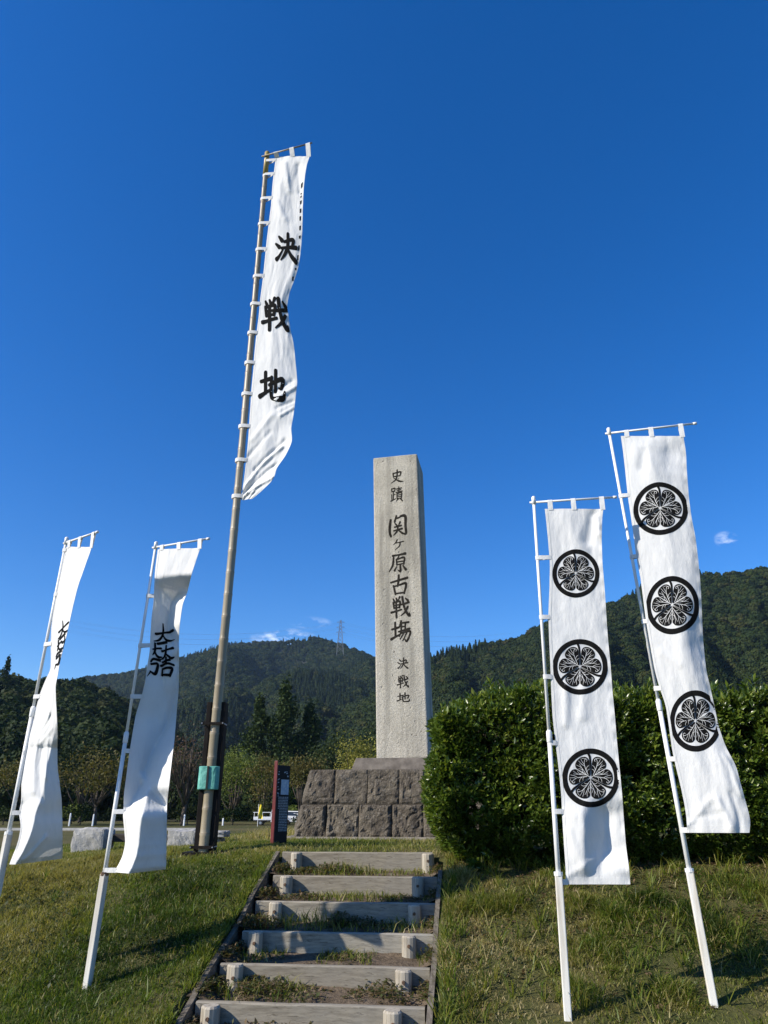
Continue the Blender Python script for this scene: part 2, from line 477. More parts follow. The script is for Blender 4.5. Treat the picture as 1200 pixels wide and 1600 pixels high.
# ------------------------------------------------------------------ banner outlines, metres in each banner's own plane
BN = {
'L1': dict(top=(-2.979,6.25,2.723),arm=(0.8194,-0.5732),armlen=0.466,low=(-3.013,6.25,0.043),stake=None,joint=(-3.033,6.25,1.198),
  L=[(0.025,-0.046),(0.005,-0.193),(-0.003,-0.361),(0.004,-0.508),(0.006,-0.672),(0.02,-0.815),(0.055,-0.957),(0.097,-1.078),(0.127,-1.195),(0.083,-1.265),(0.035,-1.373),(0.01,-1.499),(0.003,-1.626),(-0.035,-1.731),(-0.046,-1.872),(-0.042,-1.976),(0.001,-2.113),(0.043,-2.231),(0.036,-2.33),(0.103,-2.426),(0.106,-2.522),(0.077,-2.617),(0.036,-2.704)],
  R=[(0.439,-0.132),(0.4,-0.269),(0.361,-0.426),(0.327,-0.561),(0.306,-0.717),(0.296,-0.852),(0.286,-0.985),(0.271,-1.097),(0.256,-1.208),(0.259,-1.282),(0.254,-1.391),(0.304,-1.521),(0.359,-1.648),(0.398,-1.753),(0.446,-1.891),(0.48,-1.991),(0.557,-2.123),(0.62,-2.235),(0.656,-2.328),(0.69,-2.42),(0.722,-2.509),(0.754,-2.597),(0.78,-2.677)],
  tabs=[((0.006,-0.042),(0.081,-0.057)),((-0.012,-0.077),(0.063,-0.092)),((-0.022,-0.504),(0.058,-0.517)),((-0.039,-0.961),(0.057,-0.973)),((-0.054,-1.412),(0.067,-1.421)),((-0.103,-1.869),(-0.039,-1.872)),((-0.095,-2.33),(0.036,-2.33))],
  marks=[((0.254,-1.018),(0.108,-0.013),(-0.063,0.211))]),
'L2': dict(top=(-2.131,6.24,2.674),arm=(0.9225,-0.386),armlen=0.573,low=(-2.209,6.24,-0.772),stake=(-2.211,6.24,-0.047),joint=(-2.164,6.24,0.988),
  L=[(0.031,-0.027),(0.031,-0.223),(0.045,-0.395),(0.059,-0.523),(0.06,-0.688),(0.073,-0.85),(0.088,-0.99),(0.078,-1.126),(0.08,-1.241),(0.062,-1.353),(0.023,-1.518),(0.013,-1.7),(0.007,-1.842),(0.009,-1.983),(0.008,-2.137),(0.031,-2.305),(0.057,-2.388),(0.091,-2.501),(0.079,-2.597),(0.038,-2.677),(0.01,-2.71)],
  R=[(0.511,-0.093),(0.461,-0.277),(0.421,-0.439),(0.388,-0.558),(0.381,-0.719),(0.395,-0.878),(0.419,-1.016),(0.439,-1.151),(0.454,-1.264),(0.458,-1.375),(0.462,-1.538),(0.464,-1.715),(0.457,-1.854),(0.454,-1.99),(0.453,-2.14),(0.466,-2.304),(0.478,-2.384),(0.492,-2.495),(0.505,-2.588),(0.516,-2.665),(0.516,-2.695)],
  tabs=[((0.002,-0.005),(0.089,-0.017)),((-0.002,-0.47),(0.057,-0.477)),((-0.021,-0.922),(0.061,-0.929)),((-0.037,-1.362),(0.065,-1.368)),((-0.056,-1.805),(0.008,-1.807)),((-0.071,-2.272),(0.028,-2.272)),((-0.075,-2.696),(0.041,-2.693))],
  marks=[((0.234,-0.943),(0.152,-0.013),(-0.035,0.242))]),
'R1': dict(top=(1.278,5.56,2.835),arm=(0.9863,-0.1649),armlen=0.654,low=(1.201,5.56,-0.913),stake=(1.2,5.56,0.004),joint=(1.214,5.56,0.935),
  L=[(0.086,-0.067),(0.088,-0.142),(0.089,-0.326),(0.086,-0.551),(0.063,-0.768),(0.036,-0.978),(0.024,-1.184),(0.016,-1.385),(0.005,-1.58),(-0.002,-1.769),(0.003,-1.954),(0.009,-2.135),(0.011,-2.31),(0.004,-2.481),(-0.001,-2.648),(-0.004,-2.81),(-0.013,-2.898)],
  R=[(0.565,-0.1),(0.545,-0.173),(0.52,-0.353),(0.501,-0.574),(0.494,-0.789),(0.481,-0.997),(0.471,-1.201),(0.467,-1.398),(0.457,-1.591),(0.453,-1.778),(0.446,-1.961),(0.442,-2.138),(0.438,-2.311),(0.431,-2.48),(0.424,-2.645),(0.424,-2.805),(0.42,-2.892)],
  tabs=[((0.01,-0.061),(0.091,-0.067)),((-0.009,-0.501),(0.084,-0.506)),((-0.03,-1.001),(0.034,-1.003)),((-0.044,-1.471),(0.013,-1.473)),((-0.062,-1.959),(-0.006,-1.96)),((-0.072,-2.43),(-0.004,-2.43)),((-0.072,-2.883),(-0.015,-2.882))],
  marks=[((0.283,-0.649),(0.185,-0.01),(0.02,0.203)),((0.238,-1.399),(0.207,-0.007),(0.022,0.213)),((0.231,-2.202),(0.202,-0.002),(0.022,0.201))]),
'R2': dict(top=(2.029,5.63,3.544),arm=(0.9697,-0.2442),armlen=0.707,low=(2.198,5.63,-0.81),stake=(2.125,5.63,0.019),joint=(2.065,5.63,1.169),
  L=[(0.095,-0.042),(0.095,-0.19),(0.09,-0.375),(0.08,-0.631),(0.081,-0.831),(0.081,-1.002),(0.077,-1.193),(0.087,-1.357),(0.084,-1.539),(0.081,-1.717),(0.085,-1.912),(0.092,-2.123),(0.108,-2.248),(0.136,-2.39),(0.136,-2.548),(0.133,-2.703),(0.14,-2.817),(0.155,-2.966),(0.163,-3.093),(0.162,-3.218),(0.149,-3.28)],
  R=[(0.61,-0.111),(0.609,-0.256),(0.588,-0.434),(0.565,-0.683),(0.556,-0.878),(0.56,-1.046),(0.551,-1.232),(0.54,-1.391),(0.522,-1.569),(0.5,-1.742),(0.479,-1.933),(0.465,-2.14),(0.473,-2.262),(0.479,-2.401),(0.484,-2.557),(0.51,-2.71),(0.554,-2.822),(0.564,-2.968),(0.577,-3.094),(0.586,-3.216),(0.557,-3.277)],
  tabs=[((0.006,-0.071),(0.108,-0.084)),((-0.014,-0.621),(0.08,-0.631)),((-0.006,-1.178),(0.089,-1.186)),((0.003,-1.729),(0.072,-1.734)),((0.033,-2.259),(0.106,-2.262)),((0.046,-2.778),(0.121,-2.779)),((0.074,-3.263),(0.156,-3.262))],
  marks=[((0.325,-0.782),(0.216,-0.022),(0.034,0.236)),((0.297,-1.616),(0.199,-0.013),(0.035,0.237)),((0.329,-2.51),(0.181,-0.005),(0.035,0.221))]),
'BB': dict(top=(-2.032,9.0,10.84),arm=(0.9562,-0.2927),armlen=0.837,low=(-2.067,9.0,-0.011),stake=None,joint=None,
  L=[(0.171,-0.023),(0.167,-0.205),(0.155,-0.48),(0.151,-0.752),(0.156,-1.155),(0.145,-1.414),(0.137,-1.669),(0.128,-1.921),(0.125,-2.169),(0.121,-2.413),(0.117,-2.653),(0.107,-2.888),(0.097,-3.119),(0.1,-3.35),(0.09,-3.574),(0.081,-3.898),(0.077,-4.115),(0.084,-4.331),(0.081,-4.541),(0.078,-4.749),(0.085,-4.955),(0.087,-5.157),(0.092,-5.356),(0.095,-5.552),(0.093,-5.649),(0.09,-5.839),(0.087,-6.028),(0.083,-6.158),(0.076,-6.249),(0.072,-6.34),(0.065,-6.43),(0.066,-6.485)],
  R=[(0.812,-0.241),(0.769,-0.406),(0.744,-0.671),(0.735,-0.937),(0.741,-1.333),(0.749,-1.592),(0.757,-1.847),(0.753,-2.094),(0.744,-2.336),(0.719,-2.569),(0.665,-2.792),(0.596,-3.008),(0.572,-3.233),(0.612,-3.468),(0.65,-3.699),(0.731,-4.036),(0.762,-4.256),(0.792,-4.471),(0.818,-4.683),(0.804,-4.883),(0.795,-5.081),(0.781,-5.276),(0.755,-5.466),(0.784,-5.662),(0.767,-5.754),(0.686,-5.929),(0.561,-6.096),(0.551,-6.223),(0.493,-6.306),(0.39,-6.382),(0.305,-6.462),(0.199,-6.502)],
  marks=[((0.48,-2.127),(0.191,-0.052),(-0.017,0.297)),((0.379,-3.423),(0.216,-0.05),(-0.02,0.309)),((0.422,-4.718),(0.206,-0.039),(-0.019,0.28))]),
}
# ------------------------------------------------------------------ ground
TH = math.radians(6.5)
RX = np.array([math.cos(TH), -math.sin(TH)])      # across the stairs
FY = np.array([math.sin(TH), math.cos(TH)])       # up the stairs, away from the viewer
O0 = np.array([-0.27, 8.3])
LOW = -1.32


def W(a, b, z=0.0):
    p = O0 + a * RX + b * FY
    return (p[0], p[1], z)


def ab_of(x, y):
    dx = x - O0[0]; dy = y - O0[1]
    return dx * RX[0] + dy * RX[1], dx * FY[0] + dy * FY[1]


def gz(x, y):
    x = np.asarray(x, float); y = np.asarray(y, float)
    a, b = ab_of(x, y)
    s = .28
    front = -.34 * s * np.log1p(np.exp(np.clip((-.02 - b) / s, -40, 40)))
    left = -.055 * np.clip(-x - 1.4, 0, 6)
    back = -.22 * np.clip(b - 8.5, 0, 99)
    z = front + left + back
    k = .18
    z = LOW + k * np.log1p(np.exp(np.clip((z - LOW) / k, -40, 40)))
    z = z + .05 * (fbm(x * .9, y * .9, 3, 5) - .45) * np.clip((np.abs(a) - .8) * 3, 0, 1)
    return z


acols = np.unique(np.concatenate([-np.geomspace(9, 4000, 26), np.arange(-9, 9.01, .14), np.geomspace(9, 4000, 26),
                                  [-.905, -.895, -.87, .86, .885, .895]]))
acols = np.array([a for a in acols if not (-.89 < a < -.875 or .866 < a < .88)])
brows = np.unique(np.concatenate([-np.geomspace(7, 4000, 24), np.arange(-7, 12.01, .14), np.geomspace(12, 4000, 34), [.03, .04]]))
A, Bb = np.meshgrid(acols, brows, indexing='ij')
GX = O0[0] + A * RX[0] + Bb * FY[0]; GY = O0[1] + A * RX[1] + Bb * FY[1]
GZ = gz(GX, GY)
strip = (A > -.888) & (A < .888) & (Bb < .035) & (Bb > -4.4)
GZ = np.where(strip, GZ - .36, GZ)
ground = structure(grid_mesh('ground', np.stack([GX, GY, GZ], -1), M['ground']))

# ------------------------------------------------------------------ hills


def hill(rows, y0, y1, crest, name='hill', spur=.22, seed=1, tree_h=0, ext=(), foot=-1.6, bell=1.0):
    """rows: list of (x/y, z/y) skyline samples. crest: depth of the ridge (may vary with x/y)."""
    xs = np.array([r[0] for r in rows]); es = np.array([r[1] for r in rows])
    az = np.linspace(xs[0], xs[-1], 220)
    e = np.interp(az, xs, es)
    R = crest(az)
    t = np.concatenate([np.linspace(0, 1, 70), np.linspace(1.03, 1.6, 18)])
    Az, T = np.meshgrid(az, t, indexing='ij')
    Rg = R[:, None]; E = e[:, None]
    Y = y0 + (Rg - y0) * T
    H0 = E * Rg - tree_h + EYE
    prof = np.where(T <= 1, T ** 1.12, 1 - (T - 1) ** 1.3 * .8)
    Z = foot + (H0 - foot) * prof
    n = np.abs(vnoise(Az * 9 + T * .7, T * 1.1, seed) - .5) * 2
    n2 = np.abs(vnoise(Az * 21 + T * 1.5, T * 2.2, seed + 3) - .5) * 2
    bellf = np.clip(T, 0, 1) * np.clip(1 - T, 0, 1) * 4 * bell
    Z = Z - (H0 - foot) * spur * (n * .75 + n2 * .35 - .25) * bellf
    Z = np.maximum(Z, foot - 2)
    P = np.stack([Az * Y, Y, Z], -1)
    o = structure(grid_mesh(name, P, M['hill']))
    return P


def proto(name, v, f, m):
    me = bpy.data.meshes.new(name); me.from_pydata(v, [], f); me.materials.append(m)
    return bpy.data.objects.new(name, me)


def crown_cards(n, kind, seed, size=.34):
    r = np.random.default_rng(seed); v = []; f = []
    for i in range(n):
        if kind == 'cone':
            h = r.random() ** 1.3; rad = .42 * (1 - h) ** .8 + .03
            a = r.random() * 6.283; rr = rad * (.55 + .5 * r.random())
            c = Vector((math.cos(a) * rr, math.sin(a) * rr, h * 1.9))
            out = Vector((math.cos(a), math.sin(a), .5))
            s = size * (.5 + .5 * (1 - h))
        else:
            d = Vector(r.normal(size=3)); d.normalize()
            if d.z < -.35: d.z = -d.z
            k = .62 + .4 * r.random() + .18 * math.sin(d.x * 5 + seed) * math.cos(d.y * 4)
            c = Vector((d.x * .62 * k, d.y * .62 * k, .62 + d.z * .5 * k)); out = d; s = size
        nn = (out + Vector(r.normal(size=3)) * .45).normalized()
        u = nn.orthogonal().normalized(); w = nn.cross(u); q = r.random() * 6.28
        u2 = u * math.cos(q) + w * math.sin(q); w2 = nn.cross(u2)
        s = s * (.6 + .7 * r.random()); b = len(v)
        v += [c + u2 * s * .5, c + w2 * s * .38, c - u2 * s * .5, c - w2 * s * .38]
        f.append((b, b + 1, b + 2, b + 3))
    # dense heart of the crown
    b = len(v); seg = 7
    zs = (.05, .45, 1.0, 1.55) if kind == 'cone' else (.2, .45, .8, 1.0)
    rs = (.24, .26, .14, .02) if kind == 'cone' else (.25, .44, .38, .08)
    for z, q in zip(zs, rs):
        for k in range(seg):
            a = 6.283 * k / seg; v.append(Vector((math.cos(a) * q, math.sin(a) * q, z)))
    for i in range(3):
        for k in range(seg):
            f.append((b + i * seg + k, b + i * seg + (k + 1) % seg, b + (i + 1) * seg + (k + 1) % seg, b + (i + 1) * seg + k))
    return v, f


PROTO = []
for i in range(2):
    PROTO.append(proto('broadleaf_crown', *crown_cards(300, 'round', i + 1, .25), M['broad']))
    PROTO.append(proto('evergreen_crown', *crown_cards(300, 'cone', i + 5, .24), M['evergreen']))
PROTO.append(proto('evergreen_crown', *crown_cards(300, 'round', 9, .24), M['evergreen']))


def forest(P, step, size, cone_bias, seed, name='forest', lo=.02, ylim=None):
    """trees spread over the hill surface P, one stuff object"""
    r = np.random.default_rng(seed)
    pu = P[1:-1, 1:-1]
    du = P[2:, 1:-1] - P[:-2, 1:-1]; dv = P[1:-1, 2:] - P[1:-1, :-2]
    area = np.linalg.norm(np.cross(du, dv), axis=-1) / 4
    tmax = 70 + 9
    area[:, tmax:] = 0
    cnt = r.poisson(area / step ** 2)
    ii, jj = np.nonzero(cnt); rep = cnt[ii, jj]
    ii = np.repeat(ii, rep); jj = np.repeat(jj, rep)
    a = r.random(len(ii)) - .5; b = r.random(len(ii)) - .5
    pts = pu[ii, jj] + du[ii, jj] * .5 * a[:, None] + dv[ii, jj] * .5 * b[:, None]
    n = len(pts)
    zone = fbm(pts[:, 0] / (size * 14), pts[:, 1] / (size * 20), 3, seed) + cone_bias
    cone = zone + r.normal(size=n) * .05 > .47
    kind = np.where(cone, np.where(r.random(n) < .5, 1, 3), np.where(r.random(n) < .75, np.where(r.random(n) < .5, 0, 2), 4))
    sc = size * r.uniform(.65, 1.25, n) * np.where(cone, .95, 1.1)
    me = bpy.data.meshes.new(name)
    me.vertices.add(n); me.vertices.foreach_set('co', pts.astype(np.float32).ravel())
    for k, arr in (('sc', sc), ('rz', r.random(n) * 6.283), ('kd', kind)):
        at = me.attributes.new(k, 'FLOAT', 'POINT'); at.data.foreach_set('value', arr.astype(np.float32))
    o = bpy.data.objects.new(name, me); COL.objects.link(o)
    ng = bpy.data.node_groups.new('forest_scatter', 'GeometryNodeTree')
    ng.interface.new_socket('Geometry', in_out='INPUT', socket_type='NodeSocketGeometry')
    ng.interface.new_socket('Geometry', in_out='OUTPUT', socket_type='NodeSocketGeometry')
    N, L = ng.nodes, ng.links
    gi = N.new('NodeGroupInput'); go = N.new('NodeGroupOutput'); jn = N.new('GeometryNodeJoinGeometry')

    def attr(nm):
        q = N.new('GeometryNodeInputNamedAttribute'); q.data_type = 'FLOAT'; q.inputs['Name'].default_value = nm
        return q.outputs['Attribute']
    for k, pr in enumerate(PROTO):
        cp = N.new('FunctionNodeCompare'); cp.data_type = 'FLOAT'; cp.operation = 'EQUAL'
        L.new(attr('kd'), cp.inputs[0]); cp.inputs[1].default_value = k; cp.inputs['Epsilon'].default_value = .1
        ob = N.new('GeometryNodeObjectInfo'); ob.inputs['Object'].default_value = pr
        iop = N.new('GeometryNodeInstanceOnPoints')
        rot = N.new('ShaderNodeCombineXYZ'); L.new(attr('rz'), rot.inputs[2])
        L.new(gi.outputs[0], iop.inputs['Points']); L.new(cp.outputs[0], iop.inputs['Selection'])
        L.new(ob.outputs['Geometry'], iop.inputs['Instance']); L.new(rot.outputs[0], iop.inputs['Rotation'])
        L.new(attr('sc'), iop.inputs['Scale']); L.new(iop.outputs[0], jn.inputs[0])
    L.new(jn.outputs[0], go.inputs[0])
    md = o.modifiers.new('scatter', 'NODES'); md.node_group = ng
    return stuff(o)


SK_A = [(-1.1, .14), (-.75, .15), (-.587, .150), (-.4601, .1545), (-.418, .1676), (-.3567, .1747), (-.3048, .188), (-.2702, .1997), (-.2308, .2123), (-.1814, .2178), (-.1451, .2178), (-.1181, .2214), (-.1, .2242), (-.0772, .2205), (-.0497, .2105), (-.009, .1943), (.0356, .172), (.088, .1416), (.1737, .1076), (.4, .08)]
SK_A2 = [(-.33, .01), (-.2571, .0746), (-.2337, .0993), (-.1933, .1373), (-.16, .1659), (-.1161, .1782), (-.0713, .1747), (-.0355, .1633), (0, .1459), (.0523, .116), (.1035, .091), (.3, .05)]
SK_D = [(-.2, .005), (-.1362, .0584), (-.1034, .0869), (-.0524, .1203), (0, .1545), (.0675, .1979), (.1085, .2105), (.1816, .2214), (.229, .2445), (.2768, .2633), (.3339, .2775), (.3931, .3016), (.4615, .3183), (.4993, .3193), (.5671, .3281), (.666, .3461), (.9, .36), (1.3, .33)]
SK_L = [(-1.9, .30), (-1.2, .27), (-.9, .225), (-.7189, .1943), (-.588, .172), (-.5322, .1640), (-.4882, .1624), (-.4524, .1606), (-.4252, .1572), (-.3975, .1502), (-.3691, .1373), (-.3498, .1245), (-.3214, .1076), (-.2916, .091), (-.2567, .0705), (-.2291, .0504), (-.17, .012), (-.13, -.005)]
PA = hill(SK_A, 480, 0, lambda a: 1500 + 0 * a, spur=.55, seed=2, tree_h=7)
PA2 = hill(SK_A2, 360, 0, lambda a: 950 + 0 * a, spur=.42, seed=4, tree_h=6)
PD = hill(SK_D, 230, 0, lambda a: 640 + 60 * np.sin(a * 7), spur=.34, seed=7, tree_h=6)
PL = hill(SK_L, 120, 0, lambda a: 235 + 260 * np.clip(a + .62, 0, .5), spur=.16, seed=12, tree_h=4)
forest(PA, 7.2, 7.4, -.03, 21)
forest(PA2, 6.2, 6.8, -.08, 22)
forest(PD, 4.6, 5.4, -.06, 23)
forest(PL, 3.4, 4.6, -.14, 24)

# ------------------------------------------------------------------ air
hz = NT('haze'); hv = hz.n.new('ShaderNodeVolumePrincipled')
hv.inputs['Color'].default_value = (.50, .73, 1.0, 1); hv.inputs['Density'].default_value = .00006; hv.inputs['Anisotropy'].default_value = .2
hz.l.new(hv.outputs[0], hz.out.inputs['Volume'])
stuff(MB().box((0, 0, 197), (9000, 9000, 410)).build('haze', hz.m))

# ------------------------------------------------------------------ stairs
STEP_B = [-.49 * i for i in range(9)]
STEP_Z = [0, -.186, -.361, -.533, -.686, -.832, -.99, -1.15, -1.31]
STEP_A = [(-.82, .78), (-.78, .845), (-.805, .85), (-.77, .845), (-.785, .84), (-.785, .83), (-.785, .83), (-.785, .83)]
STEP_P = [(-.65, .735), (-.63, .66), (-.60, .66), (-.63, .65), (-.64, .65), (-.65, .62), (-.66, .62), (-.66, .62)]
STEP_L = ['topmost timber step at the grass edge before the stone monument base',
          'second timber step from the top, reaching furthest right beside the hedge',
          'third timber step from the top, its face crossed by a broad shadow',
          'fourth timber step from the top with reddish weeds along its foot',
          'fifth timber step from the top with its pale upper edge sunlit',
          'sixth timber step from the top, lowest one showing its two posts',
          'seventh timber step from the top, below the photo edge',
          'eighth timber step from the top, at the foot of the bank']
for i in range(7):
    b = STEP_B[i]; z = STEP_Z[i]; a0, a1 = STEP_A[i]
    st = thing('timber_step', STEP_L[i], 'step', W((a0 + a1) / 2, b, z - .2), 'timber steps up the bank')
    m = MB()
    # plank with slightly worn, uneven top edge
    nseg = 14; vv = []; ff = []
    for k in range(nseg + 1):
        a = a0 + (a1 - a0) * k / nseg
        wob = .010 * (fbm(a * 3 + i * 7, i, 3, 2) - .45)
        for bb, zz in ((b, z - .24), (b, z - .008 + wob), (b + .012, z + wob), (b + .05, z + wob), (b + .062, z - .01 + wob), (b + .062, z - .24)):
            vv.append(W(a, bb + wob * .3, zz))
    for k in range(nseg):
        for q in range(6):
            q2 = (q + 1) % 6
            ff.append((k * 6 + q, k * 6 + q2, (k + 1) * 6 + q2, (k + 1) * 6 + q))
    ff.append(tuple(range(6))[::-1]); ff.append(tuple(nseg * 6 + q for q in range(6)))
    m.add(vv, ff).build('riser_plank', M['wood'], st)
    for pa in STEP_P[i]:
        r = .062 + random.uniform(-.004, .004); h = random.uniform(-.004, .012); bo = b - r - .004
        pz = [z - .42, z + h - .012, z + h]
        pm = MB(); v = []; n = 14
        for zz, rr in ((pz[0], r), (pz[1], r), (pz[2], r * .82)):
            for k in range(n):
                g = 6.2832 * k / n; jit = 1 + .05 * math.sin(g * 3 + pa * 9 + i)
                v.append(W(pa + math.cos(g) * rr * jit, bo + math.sin(g) * rr * jit, zz))
        f = [(j * n + k, j * n + (k + 1) % n, (j + 1) * n + (k + 1) % n, (j + 1) * n + k) for j in range(2) for k in range(n)]
        f.append(tuple(2 * n + k for k in range(n)))
        po = pm.add(v, f).build('post', M['post'], st)
        MB().tube([W(pa + .004, bo - r + .004, z - .07), W(pa + .004, bo - r - .012, z - .07)], [.014, .012], 8).build('bolt', M['rust'], po)


def line_z(b): return np.interp(b, STEP_B[::-1], STEP_Z[::-1])


for side, (al, ah), bt, lab in ((-1, (-.805, -.87), .04, 'long weathered board edging the left side of the timber steps'),
                                (1, (.865, .885), -.42, 'long weathered board edging the right side of the timber steps, beside the hedge')):
    t = thing('edge_board', lab, 'edge board', W(al, -2.0, line_z(-2.0)))
    cuts = [bt, bt - 1.22, bt - 2.4, -4.3]
    for k in range(3):
        v = []; f = []; n = 8; b0, b1 = cuts[k] - (.004 if k else 0), cuts[k + 1] + .004
        for q in range(n + 1):
            b = b0 + (b1 - b0) * q / n; a = al + (ah - al) * (b + 4) / 4 + .008 * (k - 1)
            zt = float(line_z(b)) + (.012 if side < 0 else .04) + .012 * math.sin(b * 5 + side)
            for da, dz in ((-.02, -.5), (-.02, 0), (.02, 0), (.02, -.5)):
                v.append(W(a + da, b, zt + dz))
        for q in range(n):
            for j in range(3): f.append((q * 4 + j, q * 4 + j + 1, q * 4 + j + 5, q * 4 + j + 4))
        f.append((3, 2, 1, 0)); f.append((n * 4, n * 4 + 1, n * 4 + 2, n * 4 + 3))
        MB().add(v, f).build('board', M['board'], t)
# soil behind each plank
for i in range(7):
    b0 = STEP_B[i] + .055; b1 = STEP_B[i - 1] + .005 if i else .09
    if i == 0: continue
    aa = np.linspace(-.88, .875, 40); bb = np.linspace(b0, b1, 12)
    Aa, B2 = np.meshgrid(aa, bb, indexing='ij')
    ed = np.clip((np.maximum(STEP_A[i][0] - Aa, Aa - STEP_A[i][1])) * 8, 0, 1)
    z = STEP_Z[i] - .022 + .045 * (fbm(Aa * 5 + i * 3, B2 * 5, 3, 4) - .45) + .03 * (B2 - b0) / .4 + .045 * np.clip((-.70 - Aa) / .1, 0, 1) + .05 * np.clip((Aa - .76) / .1, 0, 1)
    P = np.stack([O0[0] + Aa * RX[0] + B2 * FY[0], O0[1] + Aa * RX[1] + B2 * FY[1], z], -1)
    structure(grid_mesh('step_soil', P, M['soil']))

# ------------------------------------------------------------------ monument
MA = .07; MBK = 5.0
mon = thing('stone_monument', 'tall square pale granite pillar carved with black characters on a dark stone block base', 'monument', W(MA, MBK, 0))


def rough_block(c0, c1, seed, amp=.035, n=19):
    """box from frame corners: front face four corners (bl, br, tr, tl) with outward normal, depth back"""
    bl, br, tr, tl = [np.array(p) for p in c0]
    nrm = np.cross(br - bl, tl - bl); nrm /= np.linalg.norm(nrm)
    nu = n
    u = np.linspace(0, 1, nu); U, V = np.meshgrid(u, u, indexing='ij')
    P = (bl * ((1 - U) * (1 - V))[..., None] + br * (U * (1 - V))[..., None] + tr * (U * V)[..., None] + tl * ((1 - U) * V)[..., None])
    edge = np.minimum(np.minimum(U, 1 - U), np.minimum(V, 1 - V))
    prof = np.clip(edge / .10, 0, 1) ** .55
    nz = (fbm(U * 3.2 + seed * 5.3, V * 2.6 + U * 1.3, 5, seed) - .45) + .35 * np.abs(vnoise(U * 5 + V * 3 + seed, V * 6 - U * 3, seed + 2) - .5)
    chip = np.abs(vnoise(U * 3 + seed * 2.1, V * 2.5 + seed, seed + 9) - .5)
    d = prof * (amp * .7 + nz * amp * 3.4 - np.clip(.10 - chip, 0, 1) * amp * 6)
    Fp = P + nrm * d[..., None]
    v = [tuple(p) for p in Fp.reshape(-1, 3)]
    f = [(i * nu + j, (i + 1) * nu + j, (i + 1) * nu + j + 1, i * nu + j + 1) for i in range(nu - 1) for j in range(nu - 1)]
    ring = [i * nu for i in range(nu)] + [(nu - 1) * nu + j for j in range(1, nu)] + [i * nu + nu - 1 for i in range(nu - 2, -1, -1)] + [j for j in range(nu - 2, 0, -1)]
    off = len(v)
    for k in ring: v.append(tuple(Fp.reshape(-1, 3)[k] - nrm * c1))
    m = len(ring)
    for k in range(m): f.append((ring[k], ring[(k + 1) % m], off + (k + 1) % m, off + k)[::-1])
    return v, f


def base_half(z): return 1.58 - .20 * z


def face_pt(side, u, z, inset=0.0):
    """u runs along the face in metres from its centre; side 0 front, 1 left, 2 right, 3 back"""
    h = base_half(z) - inset
    if side == 0: return W(MA + u, MBK - h, z)
    if side == 1: return W(MA - h, MBK - u, z)
    if side == 2: return W(MA + h, MBK + u, z)
    return W(MA - u, MBK + h, z)


# dark core
c = .1; v = []
for z in (-.1, .99):
    h = base_half(z) - .10
    v += [W(MA - h, MBK - h, z), W(MA + h, MBK - h, z), W(MA + h, MBK + h, z), W(MA - h, MBK + h, z)]
MB().add(v, [(3, 2, 1, 0), (4, 5, 6, 7), (0, 1, 5, 4), (1, 2, 6, 5), (2, 3, 7, 6), (3, 0, 4, 7)]).build('core', M['mortar'], mon)
lower = [-1, -.735, -.395, -.05, .27, .62, 1]; upper = [-1, -.665, -.315, .02, .35, .68, 1]
seed = 1
for side in range(4):
    for z0, z1, cut in ((.0, .487, lower), (.493, 1.0, upper)):
        for k in range(6):
            seed += 1
            g = .006
            ha, hb = base_half(z0), base_half(z1)
            gl = 0 if k == 0 else g; gr = 0 if k == 5 else g
            e0 = 1 if k else 1 - .0; e1 = 1
            jx = lambda c, h_: c * h_ if abs(c) == 1 else c * 1.48
            bl = face_pt(side, jx(cut[k], ha) + gl, z0); br = face_pt(side, jx(cut[k + 1], ha) - gr, z0)
            tr = face_pt(side, jx(cut[k + 1], hb) - gr, z1); tl = face_pt(side, jx(cut[k], hb) + gl, z1)
            vv, ff = rough_block((bl, br, tr, tl), .085, seed, .036 if z0 < .1 else .026)
            link_mesh('stone_block', vv, ff, M['block'], mon)
# top of the base, cap slab, footing
h = base_half(1.0) - .03
v = [W(MA - h, MBK - h, z) for z in (0,)]
MB().add([W(MA + sx * h, MBK + sy * h, z) for z in (.93, .997) for sx, sy in ((-1, -1), (1, -1), (1, 1), (-1, 1))],
         [(3, 2, 1, 0), (4, 5, 6, 7), (0, 1, 5, 4), (1, 2, 6, 5), (2, 3, 7, 6), (3, 0, 4, 7)]).build('base_top', M['capstone'], mon)
MB().add([W(MA + sx * q, MBK + sy * q, z) for z, q in ((1.0, .83), (1.212, .755)) for sx, sy in ((-1, -1), (1, -1), (1, 1), (-1, 1))],
         [(3, 2, 1, 0), (4, 5, 6, 7), (0, 1, 5, 4), (1, 2, 6, 5), (2, 3, 7, 6), (3, 0, 4, 7)]).build('cap_slab', M['capstone'], mon, bevel=.012)
MB().add([W(MA + sx * q, MBK + sy * q, z) for z, q in ((-.1, 1.78), (.035, 1.74)) for sx, sy in ((-1, -1), (1, -1), (1, 1), (-1, 1))],
         [(3, 2, 1, 0), (4, 5, 6, 7), (0, 1, 5, 4), (1, 2, 6, 5), (2, 3, 7, 6), (3, 0, 4, 7)]).build('footing', M['concrete'], mon, bevel=.02)

# shaft: slightly leaning square pillar; face coordinates (u, v) on its front, v up from z = 1.213
LEAN = math.radians(.9); SHROT = math.radians(4.2); SHW = .45; SHH = 5.82; SHF = 4.57


def shaft_pt(u, v, d=0.0):
    """d: distance out of the front face"""
    uu = u * math.cos(LEAN) - v * math.sin(LEAN); vv = u * math.sin(LEAN) + v * math.cos(LEAN)
    ca, sa = math.cos(SHROT), math.sin(SHROT)
    return W(.065 + uu * ca - d * sa, SHF - uu * sa - d * ca, 1.213 + vv)


